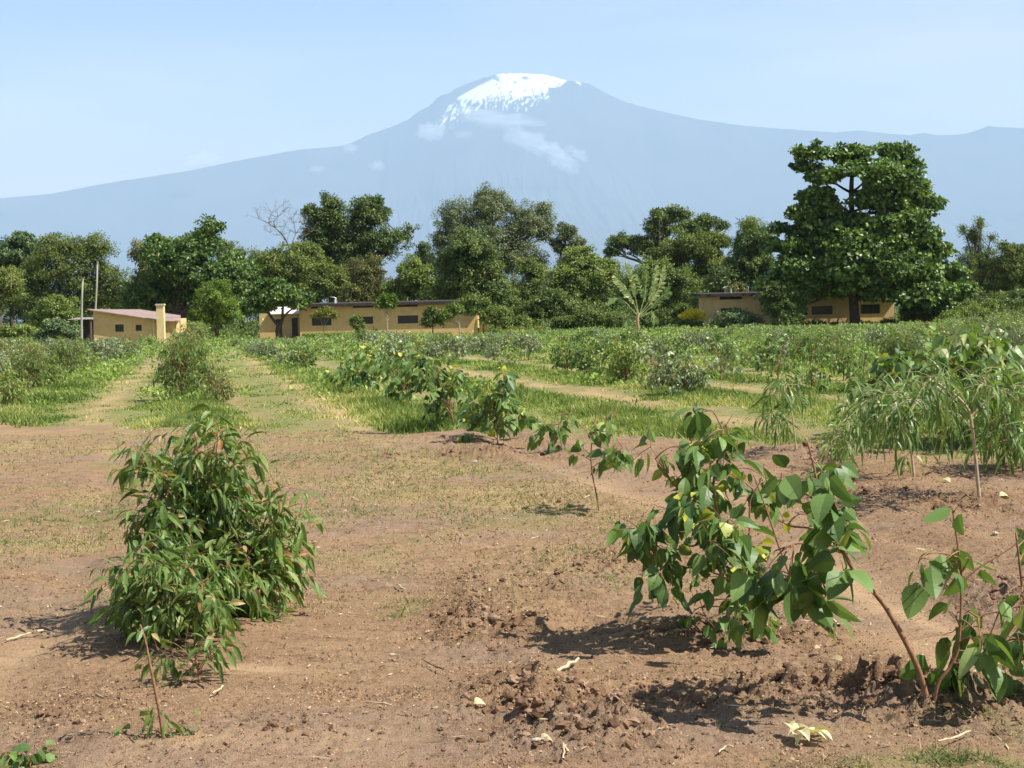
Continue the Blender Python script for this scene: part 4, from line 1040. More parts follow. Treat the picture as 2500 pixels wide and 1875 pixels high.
long_house('long_house', 'long low ochre middle house with dark flat roof behind the clipped hedge', 731, 1166, 746, 150.0,
           [(761,809,775,795),(870,911,773,791),(971,1021,770,790)], [(760,800,748,753),(862,913,745,751),(969,1021,744,749)], vent_px=(808, 25))
H2 = long_house('long_house', 'ochre right house partly hidden behind the largest tree', 1728, 2183, 720, 150.0,
           [(1760,1811,752,775),(1982,2033,747,768),(2102,2149,743,766)], [(1758,1813,724,731)], vent_px=(1776, 20))
# sunlit side wall with post shadow, imitated by bright yellow strips and gaps
def sunlit_end_wall():
    root = empty('lit_end_wall', pt(1168, 800, 148.0)*1.0, 'sunlit end wall of the middle house, light painted into yellow strips', 'wall')
    root.location.z = 0
    mb = MB()
    for px, w, top in ((1161, .34, 782), (1174, .30, 786), (1186, .26, 790)):
        c = pt(px, top, 148.0); mb.box(c.x-w/2, c.x+w/2, 147.8, 148.1, -.1, c.z)
    mb.build('sun_strips', simple_mat('wall_sun_painted', (.85,.62,.20), .8, (.78,.55,.2), 3), root)
    m2 = MB(); a = pt(1158, 805, 148); b = pt(1190, 805, 148); m2.box(a.x, b.x, 148.13, 148.3, -.1, pt(1174, 800, 148).z); m2.build('base_wall', OCH, root)
sunlit_end_wall()

def annex():
    Y = 156.0; x0 = pt(633, 770, Y).x; x1 = pt(728, 770, Y).x; zt = pt(680, 764, Y).z
    root = empty('annex_house', ((x0+x1)/2, Y, 0), 'small ochre annex with pale lean-to roof behind the forked tree', 'house')
    d0 = (pt(712, 780, Y).x, pt(727, 780, Y).x); w0 = (pt(673, 780, Y).x, pt(688, 780, Y).x)
    zt2 = pt(720, 776, Y).z; w2 = pt(680, 779, Y).z
    mb = MB(); wall_with_openings(mb, x0, x1, -.2, zt, Y, .2, [(d0[0], d0[1], -.1, zt2), (w0[0], w0[1], -.1, w2), (pt(638, 778, Y).x, pt(644, 778, Y).x, pt(641, 782, Y).z, pt(641, 777, Y).z)])
    mb.box(x0, x0+.2, Y+.2, Y+4, -.2, zt); mb.box(x0+.2, x1, Y+3.8, Y+4, -.2, zt); mb.box(x1-.2, x1, Y+.2, Y+3.79, -.2, zt)
    mb.build('wall', OCH, root)
    for q, z in ((d0, zt2), (w0, w2)):
        v = MB(); v.box(q[0], q[1], Y+.08, Y+.13, -.1, z); v.build('door', WIND, root)
    r = MB(); xa = pt(655, 760, Y).x
    za = pt(690, 767, Y-.4).z; zb = pt(690, 750, Y+3).z
    r.hexa([(xa, Y-.4, za), (x1+.3, Y-.4, za), (x1+.3, Y+4.3, zb), (xa, Y+4.3, zb), (xa, Y-.4, za+.05), (x1+.3, Y-.4, za+.05), (x1+.3, Y+4.3, zb+.05), (xa, Y+4.3, zb+.05)])
    r.build('roof', PALER, root)
annex()

def left_house():
    Y = 132.0
    def P(px, py, y=Y): return np.array(tuple(pt(px, py, y)))
    root = empty('gable_house', (pt(310, 800, Y).x, Y, 0), 'ochre left house with sloping rusty pink sheet roof and square chimney', 'house')
    F1 = P(212, 757, Y-.4); F2 = P(400, 784.5, Y-.4); B2 = P(441, 774, Y+9.5); B1 = P(341, 757, Y+9.5)
    F3 = P(441, 782, Y+3.0)
    n = np.cross(F2-F1, B1-F1); n /= np.linalg.norm(n); n *= np.sign(n[2])
    def zz(x, y): return F1[2] - ((x-F1[0])*n[0]+(y-F1[1])*n[1])/n[2]
    th = .07
    outl = [F1, F2, F3, B2, B1]; outl = [np.array([p[0], p[1], zz(p[0], p[1])]) for p in outl]
    k = 5; V = np.vstack([outl, np.array(outl)+[0, 0, th]])
    mesh_np('roof', V-np.array(root.location), [np.array([[0, 4, 3, 2, 1], [5, 6, 7, 8, 9]]), np.array([[i, (i+1) % 5, (i+1) % 5+5, i+5] for i in range(5)])], PINK, root)
    # front gable wall with the slanting top, with two window openings
    x0 = P(228, 790)[0]; x1 = P(372, 790)[0]
    wins = [(P(281, 800)[0], P(302, 800)[0], P(291, 810)[2], P(291, 792)[2]), (P(331, 800)[0], P(346, 800)[0], P(338, 808)[2], P(338, 793)[2])]
    xs = sorted([x0, x1]+[w[0] for w in wins]+[w[1] for w in wins]); mb = MB()
    def slab(xa, xb, za, zb0, zb1): mb.hexa([(xa, Y, za), (xb, Y, za), (xb, Y+.22, za), (xa, Y+.22, za), (xa, Y, zb0), (xb, Y, zb1), (xb, Y+.22, zb1), (xa, Y+.22, zb0)])
    for i in range(len(xs)-1):
        xa, xb = xs[i], xs[i+1]; ta, tb = zz(xa, Y)-.03, zz(xb, Y)-.03
        w = [q for q in wins if q[0] <= (xa+xb)/2 <= q[1]]
        if w: slab(xa, xb, -.2, w[0][2], w[0][2]); slab(xa, xb, w[0][3], ta, tb)
        else: slab(xa, xb, -.2, ta, tb)
    # side and back walls
    xe = x0 + .22; yb = Y+8.0
    mb.hexa([(x0, Y+.22, -.2), (xe, Y+.22, -.2), (xe+1.4, yb, -.2), (x0+1.4, yb, -.2), (x0, Y+.22, zz(x0, Y)-.05), (xe, Y+.22, zz(xe, Y)-.05), (xe+1.4, yb, zz(xe+1.4, yb)-.05), (x0+1.4, yb, zz(x0+1.4, yb)-.05)])
    mb.hexa([(x1-.22, Y+.22, -.2), (x1, Y+.22, -.2), (x1+1.2, yb, -.2), (x1+.98, yb, -.2), (x1-.22, Y+.22, zz(x1, Y)-.05), (x1, Y+.22, zz(x1, Y)-.05), (x1+1.2, yb, zz(x1+1.2, yb)-.05), (x1+.98, yb, zz(x1+.98, yb)-.05)])
    mb.build('wall', OCH, root)
    for w in wins: part_window(root, *w, Y, bars=2)
    # chimney
    cx0, cx1 = P(386, 780, Y-.3)[0], P(404, 780, Y-.3)[0]; zc = P(395, 746, Y-.3)[2]; mb = MB()
    mb.box(cx0, cx1, Y-.9, Y-.42, -.2, zc); ch = mb.build('chimney', OCHL, root)
    m2 = MB(); m2.box(cx0-.06, cx1+.06, Y-.96, Y-.36, zc+.003, zc+.14); cp = m2.build('cap', simple_mat('chimney_cap', (.55,.45,.36), .8), ch)
    cp.location = Vector((0, 0, 0)) - Vector(root.location)
    # porch posts and inner wall on the right
    for px, y in ((428, Y+3.2), (440, Y+3.2), (375, Y-.1)):
        c = P(px, 800, y); m3 = MB(); m3.box(c[0]-.07, c[0]+.07, y, y+.14, -.1, zz(c[0], y)-.02); m3.build('post', OCHL, root)
    m4 = MB(); a = P(404, 810, Y+1.5)[0]; b = P(452, 810, Y+1.5)[0]; m4.box(a, b, Y+1.5, Y+1.65, -.1, P(430, 812, Y+1.5)[2]); m4.build('parapet', OCHL, root)
    # dark lean-to at the back left
    r2 = empty('lean_to_shed', (pt(205, 800, 140).x, 140, 0), 'low dark open shed left of the ochre gable house', 'shed')
    xa, xb = pt(166, 790, 140).x, pt(226, 790, 140).x; za, zb = pt(190, 781, 140).z, pt(190, 777, 143).z
    m5 = MB(); m5.hexa([(xa, 139.8, za), (xb, 139.8, za), (xb, 143, zb), (xa, 143, zb), (xa, 139.8, za+.06), (xb, 139.8, za+.06), (xb, 143, zb+.06), (xa, 143, zb+.06)]); m5.build('roof', simple_mat('shed_roof', (.25,.22,.19), .8), r2)
    m6 = MB(); m6.box(xa+.2, xb-.1, 142.6, 142.7, -.1, zb-.05); m6.build('back_wall', simple_mat('shed_wall', (.05,.04,.035), .9), r2)
    for q in (.1, .5, .92):
        m7 = MB(); x = xa+(xb-xa)*q; m7.box(x-.06, x+.06, 140, 140.12, -.1, za); m7.build('post', simple_mat('shed_post', (.16,.12,.09), .9), r2)
left_house()

def pole(pts, Y, label):
    b = pt(*pts[-1], Y); root = empty('wooden_pole', (b.x, Y, 0), label, 'pole')
    mb = MB(); P = [tuple(pt(x, y, Y)) for x, y in pts][::-1]; P[0] = (P[0][0], Y, -.3)
    mb.tube(P, np.linspace(.105, .07, len(P)), 8); mb.build('shaft', simple_mat('pole_wood', (.36,.35,.28), .9, (.27,.26,.20), 3, stretch=(1, 1, .1)), root, smooth=True)
    m2 = MB(); t = P[-1]; m2.tube([(t[0]-.02, Y, t[2]-.35), (t[0]+.05, Y-.12, t[2]+.1)], [.035, .03], 6); m2.build('bracket', simple_mat('pole_iron', (.2,.2,.18), .6), root)
pole([(202,680),(200,730),(199,800),(199,822)], 127.0, 'shorter nearer grey wooden pole left of the ochre gable house')
pole([(238,640),(236,700),(233,756),(231,822)], 143.0, 'taller grey wooden pole rising behind the rusty pink roof')
# ------------------------------------------------------------------ young trees of the plantation
PL = {
 'broad': leaf_mat('sapling_leaf_broad', [(0,(0.050,0.095,0.027)),(.35,(0.106,0.185,0.045)),(.7,(0.185,0.280,0.076)),(.92,(0.302,0.381,0.134)),(1,(0.560,0.538,0.067))], .30, .46, .30),
 'grey':  leaf_mat('sapling_leaf_grey', [(0,(0.067,0.106,0.043)),(.35,(0.140,0.202,0.078)),(.7,(0.230,0.297,0.129)),(.92,(0.347,0.403,0.213)),(1,(0.470,0.470,0.224))], .22, .42, .5),
 'narrow':leaf_mat('sapling_leaf_narrow', [(0,(0.052,0.095,0.025)),(.35,(0.113,0.185,0.040)),(.7,(0.204,0.280,0.069)),(.9,(0.345,0.347,0.134)),(1,(.40,.20,.075))], .32, .45, .32),
 'willow':leaf_mat('sapling_leaf_willow', [(0,(0.056,0.106,0.025)),(.35,(0.118,0.202,0.045)),(.7,(0.207,0.302,0.078)),(1,(0.470,0.493,0.246))], .32, .42, .4),
}
STEM_R = simple_mat('stem_red_brown', (.30,.165,.085), .7, (.17,.09,.05), 30, .25)
STEM_P = simple_mat('stem_pale', (.46,.37,.24), .75, (.33,.25,.15), 20, .2)
def prof_broad(t): return np.sin(np.pi*np.clip(t, 0, 1)**.62)**.80
def prof_nar(t): return np.sin(np.pi*np.clip(t, 0, 1)**.66)**.9
KIND = { # leaf length, half width, profile, segments, fold, hang, droop
 'broad': dict(L=.115, W=.034, prof=prof_broad, fold=.22, hang=.85, droop=.35),
 'narrow': dict(L=.115, W=.0155, prof=prof_nar, fold=.30, hang=.55, droop=.9),
 'willow': dict(L=.165, W=.0095, prof=prof_nar, fold=.30, hang=.50, droop=1.3),
}
def bez(a, b, c, n):
    t = np.linspace(0, 1, n)[:, None]; return a*(1-t)**2+2*b*t*(1-t)+c*t*t
def grow(rng, base, targets, kind, ntw, nleaf, seg, tw_len=.16, r0=.010, lead=.55, lscale=1.0, rise=.55, tshift=0.0, start=.3, young=.06, stems=1, tone_var=.16, wob=.05, extra=None, leaf_on=None):
    """branches run from the base (over a common lead) to each target; twigs carry the hanging leaves"""
    K = KIND[kind]; mb = MB(); base = np.array(base, float); T = np.asarray(targets, float)
    cen = T.mean(0); tops = []
    for s in range(stems):
        top = base + (cen-base)*np.array([lead, lead, 0]) + np.array([0, 0, (T[:, 2].max()-base[2])*lead]) + rng.normal(0, .03, 3)*(s > 0)
        m = base + (top-base)*np.array([.25, .25, .55]); P = bez(base+np.array([rng.normal(0, .02)*s, rng.normal(0, .02)*s, -.03]), m, top, 8)
        mb.tube(P, np.linspace(r0, r0*.55, 8), 7); tops.append(P)
    SP = []; SD = []; 
    for q in T:
        P0 = tops[rng.integers(0, stems)]; i = rng.integers(2, 8); a = P0[i]
        if q[2] < a[2]-.1: i = max(1, i-3); a = P0[i]
        d = q-a; m = a + d*.45 + np.array([0, 0, rise*.35*np.linalg.norm(d)]) + rng.normal(0, wob, 3)*np.linalg.norm(d)
        P = bez(a, m, q, 9); mb.tube(P, np.linspace(r0*.5, r0*.16, 9), 5)
        n = ntw; t = start+(1-start)*rng.random(n); t[0] = 1.0
        fi = t*8; i0 = np.minimum(fi.astype(int), 7); f = (fi-i0)[:, None]
        pos = P[i0]*(1-f)+P[i0+1]*f; tg = unit(P[i0+1]-P[i0])
        dd = unit(tg*.7+rng.normal(0, .75, (n, 3))+np.array([0, 0, .1]))
        SP.append(pos); SD.append(dd)
    SP = np.concatenate(SP); SD = np.concatenate(SD); n = len(SP)
    TL = tw_len*(.45+.9*rng.random(n))
    if extra is not None:
        SP = np.vstack([SP, extra[0]]); SD = np.vstack([SD, extra[1]]); TL = np.concatenate([TL, extra[2]]); n = len(SP)
    for p, d, l in zip(SP, SD, TL):
        mb.tube([p, p+d*l*.5+np.array([0, 0, -.02*l]), p+d*l+np.array([0, 0, -.16*l])], [r0*.17, r0*.13, r0*.08], 3, cap=False)
    u = (np.arange(nleaf)+.6)/nleaf
    P = SP[:, None]+SD[:, None]*(TL[:, None]*u[None])[..., None]; P[..., 2] -= .16*TL[:, None]*u[None]**2
    D = np.broadcast_to(SD[:, None], P.shape).reshape(-1, 3); P = P.reshape(-1, 3); m = len(P)
    side = unit(np.cross(D, rng.normal(0, 1, (m, 3))))
    LD = unit(D*.45+side*.75+np.array([0, 0, -1.0])*K['hang']*(.5+.9*rng.random((m, 1))))
    Nn = unit(np.cross(LD, rng.normal(0, 1, (m, 3)))+np.array([.1, -.1, .55]))
    LL = K['L']*lscale*(.50+.75*rng.random(m)); WW = K['W']*lscale*(.55+.75*rng.random(m))*(LL/K['L']/lscale)**.6
    tt = np.tile(u, n)
    tn = .40+tshift+rng.normal(0, tone_var, m)
    yg = rng.random(m) < young*(1+2*(tt > .8)); LL = np.where(yg, LL*.6, LL); tn = np.where(yg, .93+.07*rng.random(m), np.clip(tn, 0, .88))
    tip = P + LD*.02*lscale
    V, Fq, tf = blades(tip, LD, Nn, LL, WW, seg=seg, prof=K['prof'], droop=K['droop']*(.4+rng.random(m)), fold=K['fold'], tint=np.clip(tn, 0, 1), curl=.05)
    return mb, V, Fq, tf
def put(name, label, cat, base, mb, V, Fq, tf, mat, stem=STEM_R, group=None, extra_mats=None):
    root = empty(name, tuple(base), label, cat, group)
    mb.build('stem', stem, root, smooth=True)
    mesh_np('foliage', V-np.array(base)[None], [Fq], PL[mat], root, attrs={'tint': ('FACE', tf)}, smooth=False)
    return root
def ell_targets(rng, lobes, Y, n, dpt=.3, shell=.35):
    out = []; w = np.array([l[2]*l[3] for l in lobes], float); w /= w.sum(); s = mpp(Y)
    for k in rng.choice(len(lobes), n, p=w):
        px, py, rx, ry = lobes[k][:4]; a = rng.random()*6.283; r = shell+(1-shell)*rng.random()**.5
        out.append(tuple(pt(px+math.cos(a)*r*rx, py+math.sin(a)*r*ry, Y+rng.normal(0, dpt*.5))))
    return np.array(out)
def px_sapling(name, label, kind, base_px, lobes, n, ntw, nleaf, seed, dpt=.3, mat=None, stem=STEM_R, group=None, seg=4, cat='sapling', **kw):
    rng = np.random.default_rng(seed); b = gpz(*base_px)
    T = ell_targets(rng, lobes, b.y, n, dpt)
    T[:, 2] = np.maximum(T[:, 2], b.z+.05)
    mb, V, Fq, tf = grow(rng, b, T, kind, ntw, nleaf, seg, **kw)
    V[:, 2] = np.maximum(V[:, 2], soil_h(V[:, 0], V[:, 1])+.004)
    return put(name, label, cat, b, mb, V, Fq, tf, mat or kind, stem, group)

GR0 = 'narrow-leaved saplings of the left row'
GR1 = 'broad-leaved saplings of the middle row'
# ---- left row, nearest plants
def left_row():
    rng = np.random.default_rng(5)
    # nearest thin sapling
    b = gpz(400, 1800); Y = b.y; mb = MB()
    st = [tuple(pt(x, y, Y)) for x, y in [(402,1828),(396,1780),(388,1730),(378,1680),(366,1620),(354,1560),(342,1525)]]
    mb.tube(st, [.008,.0075,.007,.006,.005,.004,.003], 7)
    E = [((386,1728),(350,1760)),((386,1728),(405,1755)),((392,1760),(445,1770)),((392,1760),(330,1775)),((400,1790),(310,1800)),((396,1780),(470,1760)),((398,1790),(290,1810)),((380,1700),(370,1740)),((445,1770),(462,1800)),((330,1775),(322,1815)),((350,1545),(330,1530)),((345,1530),(365,1540))]
    SP = np.array([tuple(pt(a[0], a[1], Y)) for a, c in E]); EP = np.array([tuple(pt(c[0], c[1], Y+rng.normal(0, .04))) for a, c in E])
    TL = np.linalg.norm(EP-SP, axis=1); SD = unit(EP-SP)
    m2, V, Fq, tf = grow(rng, b, EP[:6], 'narrow', 1, 3, 5, r0=.004, lead=.2, lscale=.62, young=.05, extra=(SP, SD, TL), tw_len=.06)
    mb.V += m2.V; mb.F4 += [f+mb.n for f in m2.F4]; mb.F3 += [f+mb.n for f in m2.F3]; mb.n += m2.n
    put('sapling', 'nearest thin sapling at the lower left with a bare leaning stem and few low leaves', 'sapling', b, mb, V, Fq, tf, 'narrow', STEM_R, GR0)
    px_sapling('sapling', 'thin reddish-stemmed sapling just behind the nearest one, casting a flat shadow to the left', 'narrow', (487, 1662),
               [(430,1600,60,40),(385,1560,60,30),(520,1560,40,40),(280,1600,20,20),(440,1640,40,30)], 13, 2, 4, 21, dpt=.2, tw_len=.12, r0=.006, lscale=.80, young=.04, lead=.5)
    px_sapling('sapling', 'dense low narrow-leaved bush forming the lower left part of the big clump', 'narrow', (400, 1562),
               [(340,1450,60,70),(320,1490,35,40),(440,1430,90,90),(420,1500,100,35),(350,1350,40,50)], 46, 5, 7, 22, dpt=.40, tw_len=.15, r0=.009, lead=.45, lscale=.92, young=.05, stems=3, start=.2)
    px_sapling('sapling', 'tall narrow-leaved bush forming the top of the big left clump', 'narrow', (520, 1500),
               [(480,1110,95,75),(560,1090,70,50),(440,1220,80,80),(520,1290,100,100),(390,1130,40,50),(355,1200,22,40),(600,1200,70,80),(500,1400,100,70),(410,1320,80,70),(580,1440,90,60),(355,1300,40,60),(340,1120,25,40)], 88, 6, 7, 23, dpt=.50, tw_len=.17, r0=.012, lead=.6, lscale=.98, young=.05, stems=3, start=.2)
    px_sapling('sapling', 'narrow-leaved bush with drooping long leaves at the right side of the big left clump', 'narrow', (610, 1500),
               [(690,1240,50,60),(725,1310,38,45),(680,1400,50,45),(640,1330,60,80),(755,1410,18,20),(600,1450,80,40),(700,1480,20,20)], 32, 5, 6, 24, dpt=.40, tw_len=.16, r0=.009, lead=.4, lscale=1.02, young=.05, stems=2, start=.25, tshift=.08)
    # cut leaves at the lower left corner
    px_sapling('seedling', 'low broad-leaved seedling at the bottom left corner of the photo', 'broad', (75, 1872), [(60,1845,50,14),(100,1850,30,12)], 6, 2, 3, 25, dpt=.08, tw_len=.06, r0=.004, lead=.3, lscale=.62, young=0, tshift=.1)
left_row()

# ---- middle row: big broad leaves, stems traced at their distance
def traced(name, label, base_px, stems, lobes, n, seed, lscale=1.0, dpt=.25, twl=.13, ntw=2, nleaf=4, young=.05, kind='broad', mat=None, stem=STEM_R, tops=(), group=GR1, tshift=0., ysp=None, leafy=None):
    """stems: pixel polylines with radii, first one starts at the base; branches leave them towards the lobes"""
    rng = np.random.default_rng(seed); b = gpz(*base_px); Y = b.y; mb = MB(); nodes = []
    for pts, r0, r1 in stems:
        P = np.array([tuple(pt(p[0], p[1], Y+(p[2] if len(p) > 2 else 0))) for p in pts])
        if pts is stems[0][0]: P[0] = (b.x, b.y, b.z-.04)
        t = np.linspace(0, 1, len(P)); tt = np.linspace(0, 1, len(P)*4); Q = np.stack([np.interp(tt, t, P[:, k]) for k in range(3)], 1)
        Qs = Q.copy(); Qs[1:-1] = (Q[:-2]+Q[1:-1]*2+Q[2:])/4
        mb.tube(Qs, np.linspace(r0, r1, len(Qs)), 7); nodes.append(Qs[len(Qs)//4:])
    nodes = np.concatenate(nodes)
    T = ell_targets(rng, lobes, Y, n, dpt); T[:, 2] = np.maximum(T[:, 2], b.z+.08)
    SP = []; SD = []; TL = []
    for q in T:
        dd = np.linalg.norm(nodes-q, axis=1)+.25*np.maximum(0, nodes[:, 2]-q[2]); a = nodes[np.argsort(dd)[rng.integers(0, 6)]]
        d = q-a; L = np.linalg.norm(d); P = bez(a, a+d*.5+np.array([0, 0, .14*L])+rng.normal(0, .06, 3)*L, q, 8)
        mb.tube(P, np.linspace(.0040, .0016, 8), 5)
        k = ntw + int(L/.16); t = .2+.8*rng.random(k); t[0] = 1
        fi = t*7; i0 = np.minimum(fi.astype(int), 6); f = (fi-i0)[:, None]
        SP.append(P[i0]*(1-f)+P[i0+1]*f); SD.append(unit(unit(P[i0+1]-P[i0])*.8+rng.normal(0, .6, (k, 3)))); TL.append(twl*(.5+.8*rng.random(k)))
    for px, py in tops:
        q = np.array(tuple(pt(px, py, Y))); SP.append(q[None]); SD.append(unit(rng.normal(0, .5, (1, 3))+np.array([0, 0, .6]))); TL.append(np.array([.06]))
    ex = (np.concatenate(SP), np.concatenate(SD), np.concatenate(TL))
    m2, V, Fq, tf = grow(rng, b, ex[0][:1], kind, 1, nleaf, 6 if b.y < 12 else 4, extra=ex, r0=.0005, lscale=lscale, young=young, tw_len=.01, tshift=tshift)
    for p, d, l in zip(*ex): mb.tube([p, p+d*l*.5, p+d*l+np.array([0, 0, -.16*l])], [.0020, .0016, .0010], 4, cap=False)
    V[:, 2] = np.maximum(V[:, 2], soil_h(V[:, 0], V[:, 1])+.004)
    return put(name, label, 'sapling', b, mb, V, Fq, tf, mat or kind, stem, group)
def mid_row():
    traced('sapling', 'large-leaved sapling whose bare orange-brown stem leans left from the lower right', (2268,1700),
        [([(2268,1700),(2245,1640),(2218,1580),(2185,1520),(2160,1478),(2120,1430),(2085,1395),(2060,1350),(2035,1300),(2012,1240),(1995,1180),(1985,1130),(1972,1080)], .0125, .004),
         ([(2060,1350),(2000,1335),(1950,1325),(1890,1345)], .005, .003), ([(2040,1310),(1990,1290),(1930,1285),(1900,1270)], .005, .003), ([(2012,1240),(1960,1200),(1890,1185)], .004, .0025), ([(2085,1395),(2040,1420),(1990,1470)], .005, .003), ([(1985,1120),(2020,1100),(2060,1070)], .003, .0015)],
        [(1950,1210,70,60),(2020,1180,55,50),(1990,1140,50,40),(2040,1260,40,50),(1960,1300,70,60),(1920,1380,80,50),(2010,1420,60,55),(2020,1130,40,25),(1930,1440,80,50),(1870,1400,60,50),(2080,1180,28,24),(2030,1350,40,30)], 44, 31, lscale=1.08, twl=.09, nleaf=3, ntw=1, young=.03)
    traced('sapling', 'dense broad-leaved sapling in the right foreground with yellow tips on top', (2052,1548),
        [([(2052,1548),(2010,1505),(1950,1460),(1880,1420),(1820,1370),(1780,1320),(1750,1250),(1740,1180),(1755,1110),(1765,1050)], .011, .004),
         ([(1820,1370),(1830,1300),(1830,1220),(1860,1170)], .006, .003), ([(1880,1420),(1800,1420),(1720,1390),(1650,1380)], .006, .003), ([(1750,1250),(1690,1220),(1640,1180),(1600,1120)], .005, .003), ([(1780,1320),(1700,1330),(1620,1350),(1580,1360)], .005, .003), ([(1950,1460),(1900,1330),(1870,1240),(1840,1160)], .006, .003),
         ([(1765,1050),(1740,1000),(1700,1010)], .004, .002), ([(1765,1050),(1790,1010)], .003, .0015), ([(1700,1440),(1720,1500)], .003, .0015)],
        [(1700,1130,90,60),(1620,1120,60,50),(1760,1060,40,40),(1730,1210,120,70),(1620,1210,70,60),(1600,1320,60,60),(1700,1330,110,70),(1560,1400,28,30),(1640,1420,60,45),(1740,1430,90,50),(1820,1330,70,80),(1830,1420,60,50),(1840,1200,50,50),(1710,1520,30,20),(1860,1500,40,30),(1690,1020,30,20)], 60, 32, lscale=.92, dpt=.45, twl=.12, nleaf=4, ntw=2, young=.05, tops=[(1700,1080),(1720,1060),(1690,1095),(1740,1090),(1800,1090),(1710,1140)])
    traced('sapling', 'upright red-stemmed sapling at the right edge branching from the same root as the leaning one', (2278,1704),
        [([(2278,1704),(2290,1665),(2320,1630),(2340,1590),(2346,1500),(2348,1420),(2340,1340),(2332,1290),(2325,1240)], .008, .003), ([(2348,1420),(2390,1385),(2430,1362),(2480,1330),(2500,1290)], .004, .002), ([(2346,1540),(2400,1500),(2450,1490),(2500,1478)], .004, .002)],
        [(2340,1400,50,50),(2310,1330,30,40),(2250,1390,30,30),(2345,1480,40,40),(2350,1560,50,40),(2340,1640,40,30),(2330,1260,20,16),(2430,1390,40,40),(2440,1540,50,40),(2260,1370,36,30),(2400,1600,40,40)], 26, 33, lscale=1.22, twl=.07, nleaf=2, ntw=1, young=.04)
    traced('sapling', 'leafy sapling half cut off by the right edge of the photo', (2560,1690),
        [([(2560,1690),(2550,1620),(2530,1560),(2500,1480),(2490,1380),(2480,1300)], .010, .004), ([(2530,1560),(2470,1560),(2420,1580)], .005, .002)],
        [(2480,1330,40,50),(2490,1430,40,50),(2460,1570,60,40),(2440,1640,40,30),(2500,1620,50,40),(2570,1500,80,120)], 26, 34, lscale=1.1, twl=.10, nleaf=3, ntw=1, tshift=.06)
    traced('sapling', 'slender sapling with umbrella of hanging leaves on a thin bare stem in mid field', (1462,1235),
        [([(1462,1235),(1455,1200),(1446,1160),(1442,1120),(1445,1070),(1455,1010),(1462,985)], .007, .003), ([(1445,1070),(1420,1040),(1400,1020)], .004, .002), ([(1445,1060),(1490,1050),(1510,1080)], .004, .002), ([(1455,1010),(1500,985),(1530,960)], .003, .0015), ([(1455,1020),(1500,1020),(1510,1000)], .003, .002)],
        [(1440,1080,45,35),(1500,1060,30,60),(1410,1050,20,30),(1470,1020,50,25),(1515,1110,14,30),(1540,980,20,18),(1480,1100,30,25)], 17, 35, lscale=1.12, twl=.10, nleaf=3, ntw=1, young=.02)
    traced('sapling', 'small dark drooping sapling left of the umbrella-shaped one', (1372,1100),
        [([(1372,1100),(1368,1060),(1362,1030),(1360,1010)], .007, .003)], [(1360,1025,40,25),(1315,1050,22,14),(1390,1030,30,20),(1370,1060,20,20)], 11, 36, lscale=1.25, twl=.12, nleaf=3, ntw=1, young=.02)
    px_sapling('sapling', 'broad-leaved sapling ending the dense middle cluster at its right, leaves hanging low', 'broad', (1215,1082), [(1210,950,55,40),(1190,1000,50,40),(1250,1010,30,30),(1160,1030,20,30),(1225,1040,20,20)], 24, 3, 4, 41, dpt=.5, tw_len=.2, lscale=1.35, group=GR1, tshift=.04)
    px_sapling('sapling', 'tall broad-leaved sapling in the middle of the dense cluster with a bare lower stem', 'broad', (1110,1050), [(1075,930,70,50),(1090,970,50,45),(1040,900,50,35),(1130,920,30,30),(1060,1000,30,25)], 30, 3, 4, 42, dpt=.6, tw_len=.22, lscale=1.3, group=GR1)
    px_sapling('sapling', 'yellow-tipped broad-leaved sapling left of the tall one in the dense cluster', 'broad', (1000,995), [(960,890,60,35),(1000,900,50,40),(930,870,40,25),(985,940,40,25)], 28, 3, 4, 43, dpt=.7, tw_len=.25, lscale=1.4, group=GR1, young=.14, tshift=.04)
    px_sapling('sapling', 'bushy broad-leaved sapling behind the yellow-tipped one', 'broad', (900,965), [(905,880,50,30),(930,910,40,25),(880,900,40,25)], 24, 3, 4, 44, dpt=.8, tw_len=.28, lscale=1.5, group=GR1)
    px_sapling('sapling', 'low left-leaning sapling at the left tip of the dense middle cluster', 'broad', (830,952), [(820,885,30,25),(850,910,35,25),(880,925,30,18),(810,900,14,14)], 18, 3, 4, 45, dpt=.8, tw_len=.28, lscale=1.5, group=GR1, young=.1)
mid_row()

